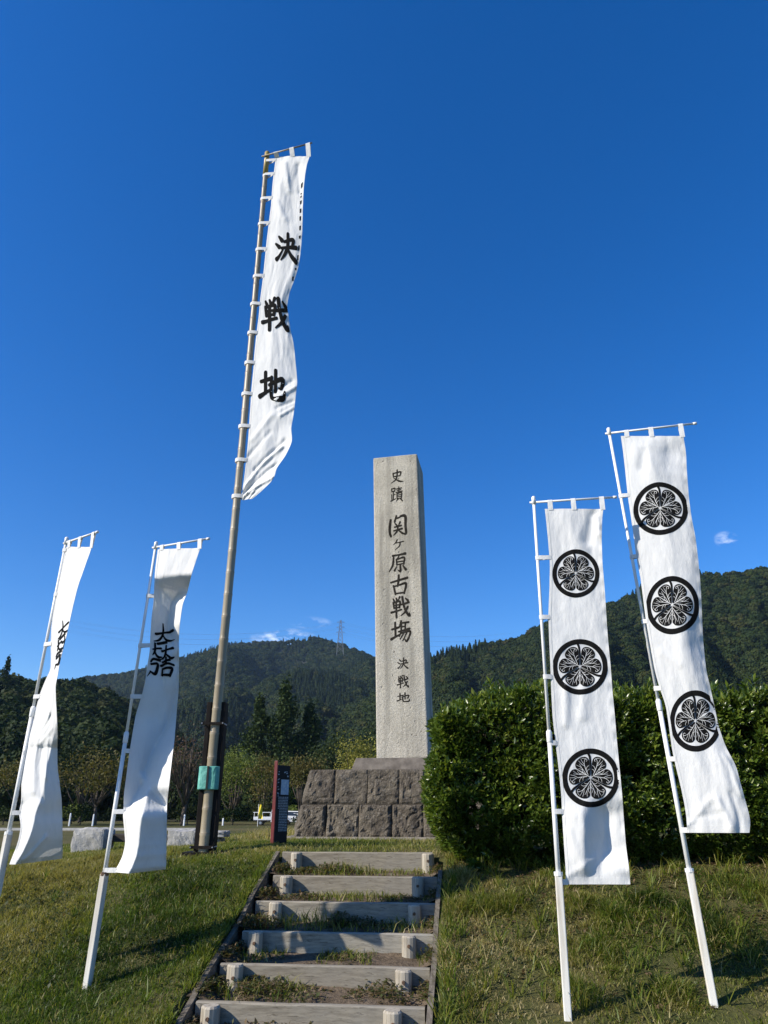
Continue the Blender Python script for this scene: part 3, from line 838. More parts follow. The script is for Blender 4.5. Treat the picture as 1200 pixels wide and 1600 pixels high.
sm = bpy.data.meshes.new('shaft'); v = []
cs = [(-SHW, 0), (SHW, 0), (SHW, SHH), (-SHW, SHH)]
org = Vector(W(MA, MBK, 0))
v = [Vector(shaft_pt(u, q, 0)) for u, q in cs] + [Vector(shaft_pt(u, q, -.90)) for u, q in cs]
MB().add(v, [(0, 1, 2, 3), (7, 6, 5, 4), (1, 5, 6, 2), (4, 0, 3, 7), (3, 2, 6, 7), (4, 5, 1, 0)]).build('shaft', M['shaft'], mon, bevel=.022)

# ------------------------------------------------------------------ brush written characters (box 0..100, y down; x,y,width per point)
GL = {
 'shi': "22,22,9 22,36,9 25,52,8;20,25,8 52,20,9 82,18,10 76,46,7;24,50,7 50,47,8 76,46,7;54,0,9 52,40,10 40,74,9 4,97,4;26,60,5 52,78,9 74,88,11 99,91,4",
 'seki_ato': "8,8,8 10,30,7;8,10,7 36,6,8 33,28,7;10,28,6 33,26,6;22,28,7 22,82,7;22,54,6 37,50,6;8,50,7 9,88,7;0,95,8 42,80,5;48,12,6 94,7,7;54,22,6 88,19,6;70,-2,7 70,34,7;44,36,6 99,30,7;52,44,7 53,82,7;52,46,6 92,41,8 89,82,7;54,57,5 88,54,5;54,68,5 88,66,5;54,80,5 88,79,5;62,84,7 44,99,4;80,84,6 97,98,9",
 'seki': "14,20,10 9,50,12 8,80,11 14,99,9;46,2,8 36,30,9;44,14,7 58,12,7;64,10,7 74,4,9 96,8,12 95,50,11 97,88,10 82,90,6;37,38,5 46,46,8;66,33,8 58,46,5;34,56,6 72,50,7;30,73,6 76,65,8;54,50,7 48,76,8 28,94,4;56,72,5 78,88,9",
 'ga': "40,-2,9 26,26,10 2,50,5;26,32,8 60,27,9 98,20,10;66,27,9 60,62,10 20,100,6",
 'hara': "22,12,9 58,9,8 98,4,12;28,22,9 22,62,10 0,96,5;60,16,6 48,32,7;44,32,8 46,62,8;44,34,6 90,25,9 87,60,8;46,47,6 86,44,6;46,61,6 86,58,6;66,60,8 66,97,10 52,90,4;44,72,5 32,92,10;82,68,6 98,90,12",
 'ko': "0,36,8 40,28,9 99,16,11;48,0,10 46,30,11 40,56,9;16,54,9 22,78,9 26,99,8;18,58,7 56,50,8 90,46,11 78,96,8;26,95,7 80,91,8",
 'sen': "12,8,6 18,20,9;28,4,6 33,16,9;48,0,9 40,16,5;12,26,8 16,54,8;12,28,6 48,22,9 45,52,8;14,40,6 44,38,6;15,53,6 45,51,6;0,74,9 30,68,7 56,62,7;28,26,8 28,99,9;54,38,7 74,35,8 97,28,9;62,0,10 68,38,9 80,72,10 98,94,11 99,80,4;90,50,9 76,74,8 52,92,4;80,8,6 92,20,10",
 'ba': "4,40,8 40,32,9;22,8,9 23,72,9;0,86,11 44,66,6;54,2,8 48,22,8 42,34,5;54,12,7 94,9,8;54,16,7 53,48,7;76,14,7 74,46,7;56,30,6 74,28,6;40,52,7 98,40,8;52,54,7 42,76,5;52,60,6 98,52,9 95,76,8 80,99,8 70,88,4;66,60,6 46,88,4;82,58,6 60,96,4",
 'ketsu': "18,14,6 32,28,12;4,40,6 20,51,11;8,92,11 20,82,8 38,58,4;42,32,7 84,22,10 79,48,8;30,55,7 64,50,8 99,47,11;60,2,9 59,46,10 46,74,9 28,94,4;60,56,6 74,76,10 97,95,13",
 'chi': "4,36,8 40,29,9;22,8,9 22,72,9;0,82,11 42,62,5;36,48,7 88,28,11 84,56,8 74,55,4;62,2,9 61,66,9;46,24,8 44,76,9 54,90,9 90,88,11 97,66,4",
}
GL['sen2'] = GL['sen']
# crest lettering: one large box, same format
GL['crest'] = ("465,240,26 472,400,44 440,520,44 370,610,44 268,662,18;305,500,52 500,420,40 690,350,56;468,470,24 500,530,44 575,568,56 728,528,14;345,692,52 540,612,60;"
               "290,700,44 290,850,46 243,952,20;243,838,26 340,792,38 425,768,46;285,850,30 310,920,46 370,960,54 445,940,20;540,680,30 530,850,44 480,950,40 398,1002,16;442,822,48 560,772,38 690,722,60;"
               "530,850,26 580,900,44 640,932,56 714,892,18;203,1092,34 260,1025,46 398,1018,56;208,1140,40 345,1095,50 340,1200,60 290,1312,62 188,1282,30;196,1290,34 128,1400,10;"
               "450,1042,36 612,970,48;545,932,34 535,1062,40;418,1122,48 560,1052,44 702,1052,44;460,1170,44 448,1302,48;460,1172,38 585,1132,50 662,1136,58 612,1284,48;450,1292,44 614,1266,50")


def catmull(pts, per=6):
    if len(pts) == 2: pts = [pts[0], [(a + b) / 2 for a, b in zip(*pts)], pts[1]]
    P = [np.array(p, float) for p in pts]; P = [2 * P[0] - P[1]] + P + [2 * P[-1] - P[-2]]
    o = []
    for i in range(1, len(P) - 2):
        for k in range(per):
            t = k / per
            o.append(.5 * (2 * P[i] + (P[i + 1] - P[i - 1]) * t + (2 * P[i - 1] - 5 * P[i] + 4 * P[i + 1] - P[i + 2]) * t * t + (3 * P[i] - P[i - 1] - 3 * P[i + 1] + P[i + 2]) * t ** 3))
    o.append(P[-2]); return o


def ribbon(mb, pts, mapper, off, wscale=1.0, per=6):
    """variable width strip; mapper(x, y, off) gives the 3D point"""
    S = catmull(pts, per); v = []; n = len(S)
    # rounded ends
    def strip(p, t, w): return (p[0] - t[1] * w, p[1] + t[0] * w), (p[0] + t[1] * w, p[1] - t[0] * w)
    rows = []
    for i, s in enumerate(S):
        a = S[max(i - 1, 0)][:2]; b = S[min(i + 1, n - 1)][:2]; t = (b - a); t = t / (np.linalg.norm(t) + 1e-9)
        w = max(s[2], 1e-4) * .5 * wscale
        if i == 0:
            for q, k in ((.85, .45), (.5, .85)): rows.append(strip(s[:2] - t * w * q, t, w * k))
        rows.append(strip(s[:2], t, w))
        if i == n - 1:
            for q, k in ((.5, .85), (.85, .45)): rows.append(strip(s[:2] + t * w * q, t, w * k))
    for l, r in rows:
        v += [mapper(l[0], l[1], off), mapper(r[0], r[1], off)]
    mb.add(v, [(2 * i, 2 * i + 1, 2 * i + 3, 2 * i + 2) for i in range(len(rows) - 1)])


def parse(s): return [[list(map(float, p.split(','))) for p in st.split()] for st in s.split(';')]


def write_char(key, mapper, parent, off0=.0015, dof=.00012, ws=1.0, name='character', m=None):
    mb = MB()
    for i, st in enumerate(parse(GL[key])): ribbon(mb, st, mapper, off0 + i * dof, ws)
    return mb.build(name, m or M['ink'], parent)


SHAFT_TEXT = dict(shi=(-.101, .156, 5.203, 5.494), seki_ato=(-.102, .133, 4.807, 5.112), seki=(-.165, .191, 4.072, 4.506), ga=(-.079, .131, 3.796, 3.998),
                  hara=(-.164, .162, 3.35, 3.723), ko=(-.138, .184, 2.908, 3.283), sen=(-.14, .205, 2.468, 2.858), ba=(-.149, .203, 2.017, 2.408),
                  ketsu=(-.05, .145, 1.524, 1.725), sen2=(-.057, .142, 1.192, 1.41), chi=(-.063, .163, .938, 1.109))
M['carved'] = two_tone('dark carved letter', (.014, .012, .010), (.045, .04, .032), 30, .95, .4, 60, .004, .05)
for k, (u0, u1, v0, v1) in SHAFT_TEXT.items():
    write_char(k, lambda x, y, o, u0=u0, u1=u1, v0=v0, v1=v1: shaft_pt(u0 + (u1 - u0) * x / 100, v1 - (v1 - v0) * y / 100, o), mon, .0012, .00012, 1.3, m=M['carved'])
# ------------------------------------------------------------------ banners


class Cloth:
    """hanging cloth: in-plane outline (s along the arm, z down from the pole top) plus depth d out of that plane"""
    def __init__(s, key, nu=44, nv=200, slope=None, folds=(), extra=None, wav=.006, seed=0):
        B = BN[key]; s.B = B
        s.p0 = np.array(B['top']); s.a = np.array([*B['arm'], 0.]); s.n = np.array([s.a[1], -s.a[0], 0.])
        s.g = -np.array([s.p0[0] + s.a[0] * .25, s.p0[1], 0.]); s.g /= np.linalg.norm(s.g)      # depth runs along the line to the camera, so shading slopes keep the outline
        L = np.array(B['L']); R = np.array(B['R'])
        tt = np.linspace(0, 1, len(L))
        zc = (L[:, 1] + R[:, 1]) / 2; tt = (zc - zc[0]) / (zc[-1] - zc[0])
        s.V = np.linspace(0, 1, nv); s.U = np.linspace(0, 1, nu)
        sm = lambda q: np.convolve(np.pad(q, 4, 'edge'), np.array([1, 2, 3, 4, 5, 4, 3, 2, 1]) / 25, 'valid')
        s.Ls = sm(np.interp(s.V, tt, L[:, 0])); s.Lz = np.interp(s.V, tt, L[:, 1])
        s.Rs = sm(np.interp(s.V, tt, R[:, 0])); s.Rz = np.interp(s.V, tt, R[:, 1])
        s.Ls[0] = L[0, 0]; s.Rs[0] = R[0, 0]
        Uu, Vv = np.meshgrid(s.U, s.V, indexing='ij')
        w = (s.Rs - s.Ls)[None, :]; hgt = abs(zc[-1] - zc[0])
        D = np.zeros_like(Uu)
        if slope is not None:
            SL = slope(Uu, Vv)
            k = 2
            for _ in range(2):
                SL = (np.roll(SL, 1, 0) * (Uu > .03) + SL * (1 + (Uu <= .03)) + np.roll(SL, -1, 0) * (Uu < .97) + SL * (Uu >= .97)) / 3
            for _ in range(3):
                SL[:, 1:-1] = (SL[:, :-2] + SL[:, 1:-1] + SL[:, 2:]) / 3
            D += np.cumsum(SL * w, 0) / nu
        for u0, v0, u1, v1, wd, am in folds:
            W0 = float(w.mean())
            px, py = (Uu - u0) * W0, (Vv - v0) * hgt
            dx, dy = (u1 - u0) * W0, (v1 - v0) * hgt; LL = dx * dx + dy * dy
            t = np.clip((px * dx + py * dy) / LL, 0, 1)
            d2 = (px - t * dx) ** 2 + (py - t * dy) ** 2
            D += am * np.exp(-d2 / wd ** 2)
        D += wav * 2 * (fbm(Uu * 3 + seed * 3.1, Vv * 6, 4, seed + 20) - .45) * np.clip(Uu * 4, 0.15, 1)
        D += .004 * np.sin(Vv * 150 + seed) * np.clip((Uu - .93) / .07, 0, 1)
        if extra is not None: D += extra(Uu, Vv, w)
        s.D = D; s.Uu = Uu; s.Vv = Vv
        Sx = s.Ls[None] * (1 - Uu) + s.Rs[None] * Uu; Z = s.Lz[None] * (1 - Uu) + s.Rz[None] * Uu
        s.P = s.p0 + Sx[..., None] * s.a + Z[..., None] * np.array([0, 0, 1.]) + D[..., None] * s.g
        du = np.gradient(s.P, axis=0); dv = np.gradient(s.P, axis=1)
        N = np.cross(du, dv); N /= np.linalg.norm(N, axis=-1, keepdims=True)
        s.N = np.where((N @ s.n)[..., None] < 0, -N, N)

    def at(s, sx, z, off=0.0):
        u = .5
        for _ in range(5):
            zz = s.Lz * (1 - u) + s.Rz * u
            v = np.interp(-z, -zz, s.V)
            l = np.interp(v, s.V, s.Ls); r = np.interp(v, s.V, s.Rs)
            u = min(max((sx - l) / (r - l), 0), 1)
        fu = u * (len(s.U) - 1); fv = v * (len(s.V) - 1)
        i = min(int(fu), len(s.U) - 2); j = min(int(fv), len(s.V) - 2); a = fu - i; b = fv - j
        bl = lambda G: (G[i, j] * (1 - a) + G[i + 1, j] * a) * (1 - b) + (G[i, j + 1] * (1 - a) + G[i + 1, j + 1] * a) * b
        p = bl(s.P); n = bl(s.N); n = n / np.linalg.norm(n)
        return tuple(p + n * off)

    def plane(s, sx, z, d=0.0): return tuple(s.p0 + sx * s.a + np.array([0, 0, z]) + d * s.n)

    def mesh(s, parent): return grid_mesh('cloth', s.P, M['cloth'], parent, True)


LEAF = [(.10, 48), (.30, 54.5), (.45, 55), (.58, 54), (.68, 50.5), (.745, 43), (.772, 33), (.76, 21), (.72, 11), (.66, 5), (.60, 1.5)]


def emblem(cl, C, H, V, parent):
    """triple hollyhock leaf crest in a ring, printed on the cloth"""
    H = np.array(H); V = np.array(V); C = np.array(C)
    # lean of the vertical axis kept, so the crest hangs with the cloth

    def mp(x, y, o):
        q = C + x * H + y * V; return cl.at(q[0], q[1], o)
    root = MB(); n = 72; v = []; f = []
    for r in (.815, .90, 1.0):
        for k in range(n):
            g = 6.28319 * k / n; v.append(mp(r * math.cos(g), r * math.sin(g), .0016))
    for j in range(2):
        for k in range(n): f.append((j * n + k, j * n + (k + 1) % n, (j + 1) * n + (k + 1) % n, (j + 1) * n + k))
    root.add(v, f)
    em = root.build('crest', M['ink'], parent)
    pol = lambda r, d: (r * math.cos(math.radians(d)), r * math.sin(math.radians(d)))
    for ax in (150, 30, 270):
        lm = MB(); vm = MB(); no = [0]

        def vein(pts, w):
            no[0] += 1
            ribbon(vm, [(*p, w * (1 if i < len(pts) - 1 else .6)) for i, p in enumerate(pts)], mp, .0026 + no[0] * .00006, .64, 5)
        for sg in (1, -1):
            bd = [pol(r, ax + sg * d) for r, d in LEAF]
            bd = [(c[0], c[1]) for c in catmull([(*p, 0) for p in bd], 3)]
            rings = [.02, .3, .55, .8, 1.0]; v = []; f = []; m = len(bd)
            c0 = np.array(pol(.26, ax + sg * 24))
            for t in rings:
                for p in [pol(.03, ax)] + bd:
                    q = c0 + (np.array(p) - c0) * t; v.append(mp(q[0], q[1], .0018 + (.0002 if sg > 0 else 0)))
            m += 1
            for i in range(len(rings) - 1):
                for k in range(m): f.append((i * m + k, i * m + (k + 1) % m, (i + 1) * m + (k + 1) % m, (i + 1) * m + k))
            lm.add(v, f)
            P = lambda r, d: pol(r, ax + sg * d)
            vein([P(.13, 16), P(.30, 27), P(.50, 33), P(.60, 38)], .026)          # lobe rib
            vein([P(.17, 0), P(.30, 12), P(.46, 16), P(.62, 19)], .022)
            vein([P(.30, 27), P(.38, 40), P(.42, 52)], .020)
            vein([P(.22, 22), P(.27, 36), P(.29, 52)], .020)
            vein([P(.45, 31), P(.56, 25), P(.72, 23)], .020)
            vein([P(.28, 0), P(.36, 6), P(.42, 15)], .018)
            vein([P(.46, 16), P(.56, 13), P(.66, 10)], .018)
            vein([P(.50, 33), P(.60, 31), P(.745, 31)], .018)
            vein([P(.36, 14), P(.46, 9), P(.53, 4)], .018)
            vein([P(.60, 38), P(.655, 42), P(.645, 47), P(.59, 47), P(.575, 43)], .022)   # curl
            vein([P(.645, 47), P(.70, 40), P(.72, 33)], .018)
        vein([pol(0, ax), pol(.3, ax), pol(.62, ax)], .034)
        lf = lm.build('crest_leaf', M['ink'], em)
        vmo = vm
        vmo.build('leaf_veins', M['cloth'], em)
    sm_ = MB()
    for k, g in enumerate((90, 210, 330)):
        pts = [(*pol(.86, g + 7), .08), (*pol(.70, g + 3), .078), (*pol(.45, g + .5), .056), (*pol(.25, g - .5), .034), (*pol(.06, g), .012)]
        ribbon(sm_, pts, mp, .0021 + k * .0001, 1.0, 6)
    sm_.build('crest_stem', M['ink'], em)
    return em


def banner_frame(key, root, cl, stake_m, r=.0155, stake_w=.05, ext=.10):
    B = BN[key]; p0 = Vector(B['top']); low = Vector(B['low'])
    a = Vector((*B['arm'], 0)); n = Vector((a.y, -a.x, 0))
    foot = low + (low - p0).normalized() * .25
    st = Vector(B['stake']) if B['stake'] else low + (p0 - low).normalized() * .2
    axis = (p0 - low).normalized()
    st = low + axis * (st - low).dot(axis)
    jt = low + axis * (Vector(B['joint']) - low).dot(axis)
    top = p0 + axis * .035
    MB().tube([st - axis * .12, jt - axis * .02], r * 1.12, 10).build('lower_pole', M['pole'], root, True)
    MB().tube([jt - axis * .03, top], r * .82, 10).build('upper_pole', M['pole'], root, True)
    MB().tube([jt - axis * .055, jt - axis * .05, jt + axis * .02, jt + axis * .035], [r * 1.25, r * 1.4, r * 1.4, r * .9], 10).build('pole_joint', M['pole'], root, True)
    MB().bar(foot, st, stake_w, stake_w, up=n).build('stake', stake_m, root, bevel=.006)
    MB().tube([st - axis * .012, st + axis * .012], stake_w * .62, 10).build('collar', M['rust'] if key == 'L2' else M['pole'], root)
    aa = a * B['armlen']
    arm = MB().tube([p0 - a * .035, p0 + aa + a * .012], r * .62, 8).build('cross_arm', M['pole'], root, True)
    MB().tube([p0 - axis * .02, p0 + axis * .045, p0 + axis * .055], [r * 1.15, r * 1.15, r * .7], 10).build('arm_socket', M['pole'], root, True)
    MB().tube([p0 + aa - a * .0, p0 + aa + a * .03], r * .8, 8).build('arm_cap', M['pole'], arm, True)
    # loops of cloth round pole and arm
    for i, (q0, q1) in enumerate(B['tabs']):
        if i == 0: continue
        c = p0 + axis * (q0[1] / axis.z) if False else None
        zt = q0[1]
        pc = p0 + axis * (zt / axis.z)
        end = Vector(cl.at(cl_left(cl, zt) + .012, zt, .002))
        tab_loop(root, pc, r * 1.08, end, .034)
    for u in (.10, .5, .985):
        sx = cl.Ls[0] * (1 - u) + cl.Rs[0] * u
        z0 = cl.Lz[0] * (1 - u) + cl.Rz[0] * u
        t_top = p0 + a * sx
        end = Vector(cl.at(sx, z0 - .012, .002))
        tab_loop(root, t_top, r * .8, end, .040, horiz=a)


def cl_left(cl, z): return float(np.interp(-z, -cl.Lz, cl.Ls))


def tab_loop(root, c, r, end, width, horiz=None):
    """a strip that goes from the cloth to the pole, round it and back"""
    c = Vector(c); end = Vector(end)
    wdir = Vector(horiz) if horiz is not None else Vector((0, 0, 1))
    t = end - c; t = t - wdir * t.dot(wdir) * (1 if horiz is None else 1); L = t.length; t.normalize()
    side = wdir.cross(t).normalized()
    v = []
    pts = [end + side * .003, c + t * r * .4 + side * r]
    for k in range(1, 6):
        g = math.pi * k / 6; pts.append(c + side * r * math.cos(g) - t * r * math.sin(g) * 1.05)
    pts += [c + t * r * .4 - side * r, end - side * .002]
    drop = (end - c).dot(wdir) if horiz is None else 0
    for i, p in enumerate(pts):
        wv = width * (.5 if 0 < i < len(pts) - 1 else .5)
        v += [p + wdir * wv, p - wdir * wv]
    f = [(2 * i, 2 * i + 1, 2 * i + 3, 2 * i + 2) for i in range(len(pts) - 1)]
    MB().add(v, f).build('loop', M['cloth'], root, True)


def marks_map(cl, mk, half=(1, 1)):
    C, H, V = [np.array(q) for q in mk]

    def f(x, y, o):
        q = C + (x / 50 - 1) * H + (1 - y / 50) * V; return cl.at(q[0], q[1], o)
    return f


def motto_map(cl, mk):
    C, H, V = [np.array(q) for q in mk]

    def f(x, y, o):
        q = C + (x / 13.33 - 36) / 22 * H - (y / 13.33 - 59) / 42 * V; return cl.at(q[0], q[1], o)
    return f


def hems(cl, parent, w=.018):
    """doubled cloth along the free edge and the foot"""
    k = max(2, int(len(cl.U) * .05) + 1)
    off = cl.N * .0018
    P = (cl.P + off)
    side = P[-k:, :].copy(); grid_mesh('hem', side, M['cloth'], parent)
    n = max(3, int(len(cl.V) * .010) + 2)
    grid_mesh('hem', P[:-k + 1, -n:].copy(), M['cloth'], parent)
    grid_mesh('hem', (cl.P + off)[:k, :-n + 1].copy(), M['cloth'], parent)


def rowmask(tbl):
    """tbl: list of (zoom row, [(u0, u1, slope), ...], default)"""
    rows = np.array([t[0] for t in tbl])

    def fn(U, V):
        out = np.zeros_like(U)
        for j in range(V.shape[1]):
            v = V[0, j]
            k = int(np.clip(np.searchsorted(rows, v) - 1, 0, len(tbl) - 2)); t = np.clip((v - rows[k]) / (rows[k + 1] - rows[k]), 0, 1)
            A = tbl[k][1]; Bq = tbl[k + 1][1]
            if len(A) == len(Bq):
                br = [(a[0] * (1 - t) + b[0] * t, a[1] if True else 0, b[1]) for a, b in zip(A, Bq)]
                cur = np.full(U.shape[0], br[0][1] * (1 - t) + br[0][2] * t)
                for e, s0, s1 in br[1:]:
                    cur = np.where(U[:, j] > e, s0 * (1 - t) + s1 * t, cur)
            else:
                S = A if t < .5 else Bq
                cur = np.full(U.shape[0], S[0][1])
                for e, s0 in S[1:]: cur = np.where(U[:, j] > e, s0, cur)
            out[:, j] = cur
        return out
    return fn


def new_banner(key, label, group):
    lo = BN[key]['low']
    return thing('banner_pole', label, 'banner', lo, group)


GRP = 'white nobori banners on poles'
# -- right pair
r1 = new_banner('R1', 'white banner with three round black crests, the shorter one nearer the pillar', GRP)
blob = rowmask([(0, [(0, 0), (.33, 0), (.72, 0), (.9, 0)]), (.80, [(0, 0), (.40, 0), (.70, 0), (.9, 0)]), (.84, [(0, .35), (.36, -.95), (.72, .4), (.9, .1)]), (.93, [(0, .3), (.34, -.95), (.68, .35), (.9, .1)]), (.965, [(0, .2), (.34, -.5), (.55, .2), (.9, .1)]), (.985, [(0, 0), (.3, 0), (.55, 0), (.9, 0)]), (1.0, [(0, 0), (.3, 0), (.55, 0), (.9, 0)])])  # dent near the foot, shaped to stand in for a cast shadow blob
c1 = Cloth('R1', slope=blob, seed=1, wav=.014, folds=[(.85, .02, .75, .10, .045, -.02), (.9, .03, .95, .08, .03, .02), (.25, .52, .2, .62, .03, .014), (.55, .50, .5, .60, .035, .012), (.0, .985, .5, .94, .02, .008), (.1, .88, .3, .97, .03, .010), (.35, .02, .6, .12, .06, .010)])
c1.mesh(r1)
for mk in BN['R1']['marks']: emblem(c1, *mk, r1)
hems(c1, r1)
banner_frame('R1', r1, c1, M['stake'])
r2 = new_banner('R2', 'taller white banner with three round black crests, nearest the right photo edge', GRP)
sl2 = rowmask([(0, [(0, 0), (.5, 0), (1, 0)]), (.05, [(0, .2), (.40, -.35), (.75, -.1)]), (.12, [(0, .2), (.5, -.2), (.8, -.2)]), (.3, [(0, .15), (.6, -.15), (.85, -.3)]), (.5, [(0, .15), (.55, -.05), (.75, -.5)]), (.58, [(0, .2), (.60, -.3), (.72, -.75)]), (.66, [(0, .2), (.62, -.1), (.8, -.6)]), (.8, [(0, .05), (.5, 0), (.8, -.25)]), (.9, [(0, .1), (.5, .15), (.8, -.3)]), (1, [(0, .1), (.5, .2), (.75, -.3)])])
c2 = Cloth('R2', slope=sl2, seed=2, wav=.014, folds=[(.35, .05, .30, .10, .035, -.018), (.0, .985, .45, .93, .02, .010), (.05, .97, .6, .96, .015, -.006), (.55, .93, .7, .99, .025, .014), (.8, .92, .85, 1.0, .02, -.012), (.2, .60, .5, .63, .03, .008), (.9, .84, .95, .92, .02, .012)])
c2.mesh(r2)
for mk in BN['R2']['marks']: emblem(c2, *mk, r2)
hems(c2, r2)
banner_frame('R2', r2, c2, M['stake'])
# -- left pair
l2 = new_banner('L2', 'white banner with a fully visible stacked black motto, left of the bamboo pole', GRP)
SH, LT = -1.25, .9  # slopes turned from and to the sun, shaping a cast shadow into the cloth
tb = [(0, [(0, .1), (.5, .1), (.98, .1), (.99, .1)]), (.10, [(0, .1), (.5, .15), (.98, .2), (.99, .2)]), (.125, [(0, SH), (.30, SH), (.72, LT), (.99, LT)]),
      (.17, [(0, SH), (.3, SH), (.60, LT), (.99, LT)]), (.25, [(0, SH), (.3, SH), (.62, LT), (.97, LT)]), (.30, [(0, SH), (.5, SH * .8), (.78, .5), (.96, SH)]),
      (.36, [(0, SH), (.50, .3), (.62, SH), (.99, SH)]), (.42, [(0, SH), (.52, .3), (.6, SH), (.97, LT)]), (.47, [(0, SH), (.5, SH), (.6, SH), (.92, LT)]),
      (.53, [(0, SH), (.5, SH), (.6, SH), (.89, LT)]), (.60, [(0, SH), (.3, SH), (.4, SH), (.70, LT)]), (.67, [(0, SH), (.3, SH), (.4, SH), (.51, LT)]),
      (.72, [(0, SH), (.2, SH), (.3, SH), (.41, LT)]), (.76, [(0, SH), (.37, LT), (.56, .5), (.60, LT)]), (.785, [(0, SH), (.30, LT), (.54, SH), (.70, LT)]),
      (.82, [(0, SH), (.16, LT), (.50, SH), (.95, LT)]), (.85, [(0, LT), (.05, LT), (.44, SH), (.99, SH)]), (.92, [(0, LT), (.05, LT), (.34, SH), (.99, SH)]), (1, [(0, LT), (.05, LT), (.30, SH), (.99, SH)])]
cl2 = Cloth('L2', nu=64, nv=260, slope=rowmask(tb), seed=3, wav=.018)
cl2.mesh(l2)
write_char('crest', motto_map(cl2, BN['L2']['marks'][0]), l2, .003, .0002, 1.05, 'family_motto')
hems(cl2, l2)
banner_frame('L2', l2, cl2, M['stakegrey'])
l1 = new_banner('L1', 'white banner twisted at its waist, leftmost in the photo', GRP)


def twist(U, V, w):
    full = .47
    need = np.sqrt(np.maximum(full ** 2 - np.minimum(w, full) ** 2, 0))
    sg = np.where(V < .44, .75, .75) * np.clip((V - .02) * 8, 0, 1)
    d = (U - .0) * need * sg
    ridge = np.interp(V, [.45, .60, .72, .8, .9, 1.0], [1.1, .95, .72, .55, .30, .12])
    return d - 1.15 * w * np.clip(U - ridge, 0, 1) * np.clip((V - .5) * 5, 0, 1)


cl1 = Cloth('L1', nu=56, nv=240, seed=5, wav=.022, extra=twist, folds=[(.9, .48, .55, .62, .04, .035), (.5, .62, .75, .58, .02, -.03), (.45, .66, .80, .62, .018, .02), (.35, .65, .30, .8, .03, .03), (.55, .68, .5, .82, .025, -.022), (.7, .65, .66, .76, .02, .02), (.15, .62, .12, .8, .04, .02), (.06, .84, .05, .96, .035, -.04), (.25, .99, .62, .93, .018, .025), (.4, .1, .3, .35, .05, .012)])
cl1.mesh(l1)
write_char('crest', motto_map(cl1, BN['L1']['marks'][0]), l1, .003, .0002, 1.05, 'family_motto')
hems(cl1, l1)
banner_frame('L1', l1, cl1, M['stakegrey'])

# -- tall bamboo banner
bp = thing('bamboo_banner', 'very tall white banner with three large brush characters tied to a bamboo pole', 'banner', (-2.06, 9.0, -.03))
B = BN['BB']; p0 = Vector(B['top']); low = Vector(B['low']) - Vector((0, 0, .1)); ax = (p0 - low).normalized(); tot = (p0 - low).length
n_seg = 34; ts = [0]; h = .27
for i in range(n_seg): ts.append(ts[-1] + .27 + .08 * i / n_seg * 1.0)
sc_ = (tot - .35) / ts[-1]; ts = [t * sc_ for t in ts]
culm = MB(); pts = []; rad = []
for i, t in enumerate(ts):
    r_ = .062 - .023 * t / tot
    bow = .02 * math.sin(t / tot * math.pi)
    q = low + ax * t + Vector((bow, 0, 0))
    if i: pts += [q - ax * .03, q - ax * .008]; rad += [r_, r_ * 1.07]
    pts += [q + ax * .004]; rad += [r_ * 1.0]
    if i < len(ts) - 1: pts += [q + ax * .05]; rad += [r_ * .985]
co = culm.tube(pts, rad, 14).build('bamboo_culm', M['bamboo'], bp, True)
for i, t in enumerate(ts[1:-1]):
    r_ = .062 - .023 * t / tot; q = low + ax * t + Vector((.02 * math.sin(t / tot * math.pi), 0, 0))
    MB().tube([q - ax * .007, q + ax * .005], r_ * 1.05, 14).build('bamboo_node', M['node'], co, True)
MB().tube([low + ax * (tot - .40), p0 + ax * .12, p0 + ax * .13], [.045, .044, .040], 14).build('bamboo_tip', M['bamboo_tip'], bp, True)
a = Vector((*B['arm'], 0)); nn = Vector((a.y, -a.x, 0))
MB().tube([p0 - a * .07 + nn * .055, p0 + a * (B['armlen'] + .03) + nn * .055], .013, 8).build('cross_arm', M['bamboo'], bp, True)
slb = rowmask([(0, [(0, 0), (.4, 0), (.7, 0)]), (.06, [(0, .1), (.30, -.2), (.72, .3)]), (.12, [(0, .15), (.25, -.45), (.60, .25)]), (.25, [(0, .1), (.4, -.2), (.80, -.4)]), (.4, [(0, .1), (.55, -.25), (.85, -.8)]),
               (.5, [(0, .15), (.45, -.25), (.72, -.9)]), (.58, [(0, .2), (.45, -.35), (.75, -.6)]), (.70, [(0, .2), (.40, -.25), (.6, -.5)]), (.80, [(0, .15), (.35, .1), (.70, -.5)]), (.87, [(0, .1), (.40, -.5), (.65, .5)]), (.93, [(0, -.2), (.45, .5), (.7, .3)]), (1, [(0, .2), (.4, .4), (.7, .3)])])
cb = Cloth('BB', nu=56, nv=300, slope=lambda U, V: slb(U, V) * .6, seed=8, wav=.03, folds=[(.3, .03, .55, .12, .06, .03), (.75, .03, .9, .12, .05, -.03), (.15, .16, .45, .22, .06, .02), (.55, .76, .95, .72, .03, .025), (.6, .78, .97, .755, .025, -.02), (.5, .74, .9, .70, .03, -.02), (.7, .80, .98, .775, .02, .02), (.1, .86, .5, .80, .04, .02), (.05, .90, .5, .84, .03, -.018), (.1, .97, .8, .88, .035, .035), (.1, .985, .9, .92, .03, -.03), (.15, .995, .95, .955, .025, .03), (.3, .93, .85, .86, .03, -.03), (.0, .99, .6, .985, .02, .02)])
cb.mesh(bp)
hems(cb, bp)
for k, mk in zip(('ketsu', 'sen', 'chi'), B['marks']):
    write_char(k, marks_map(cb, mk), bp, .004, .0003, 1.5)
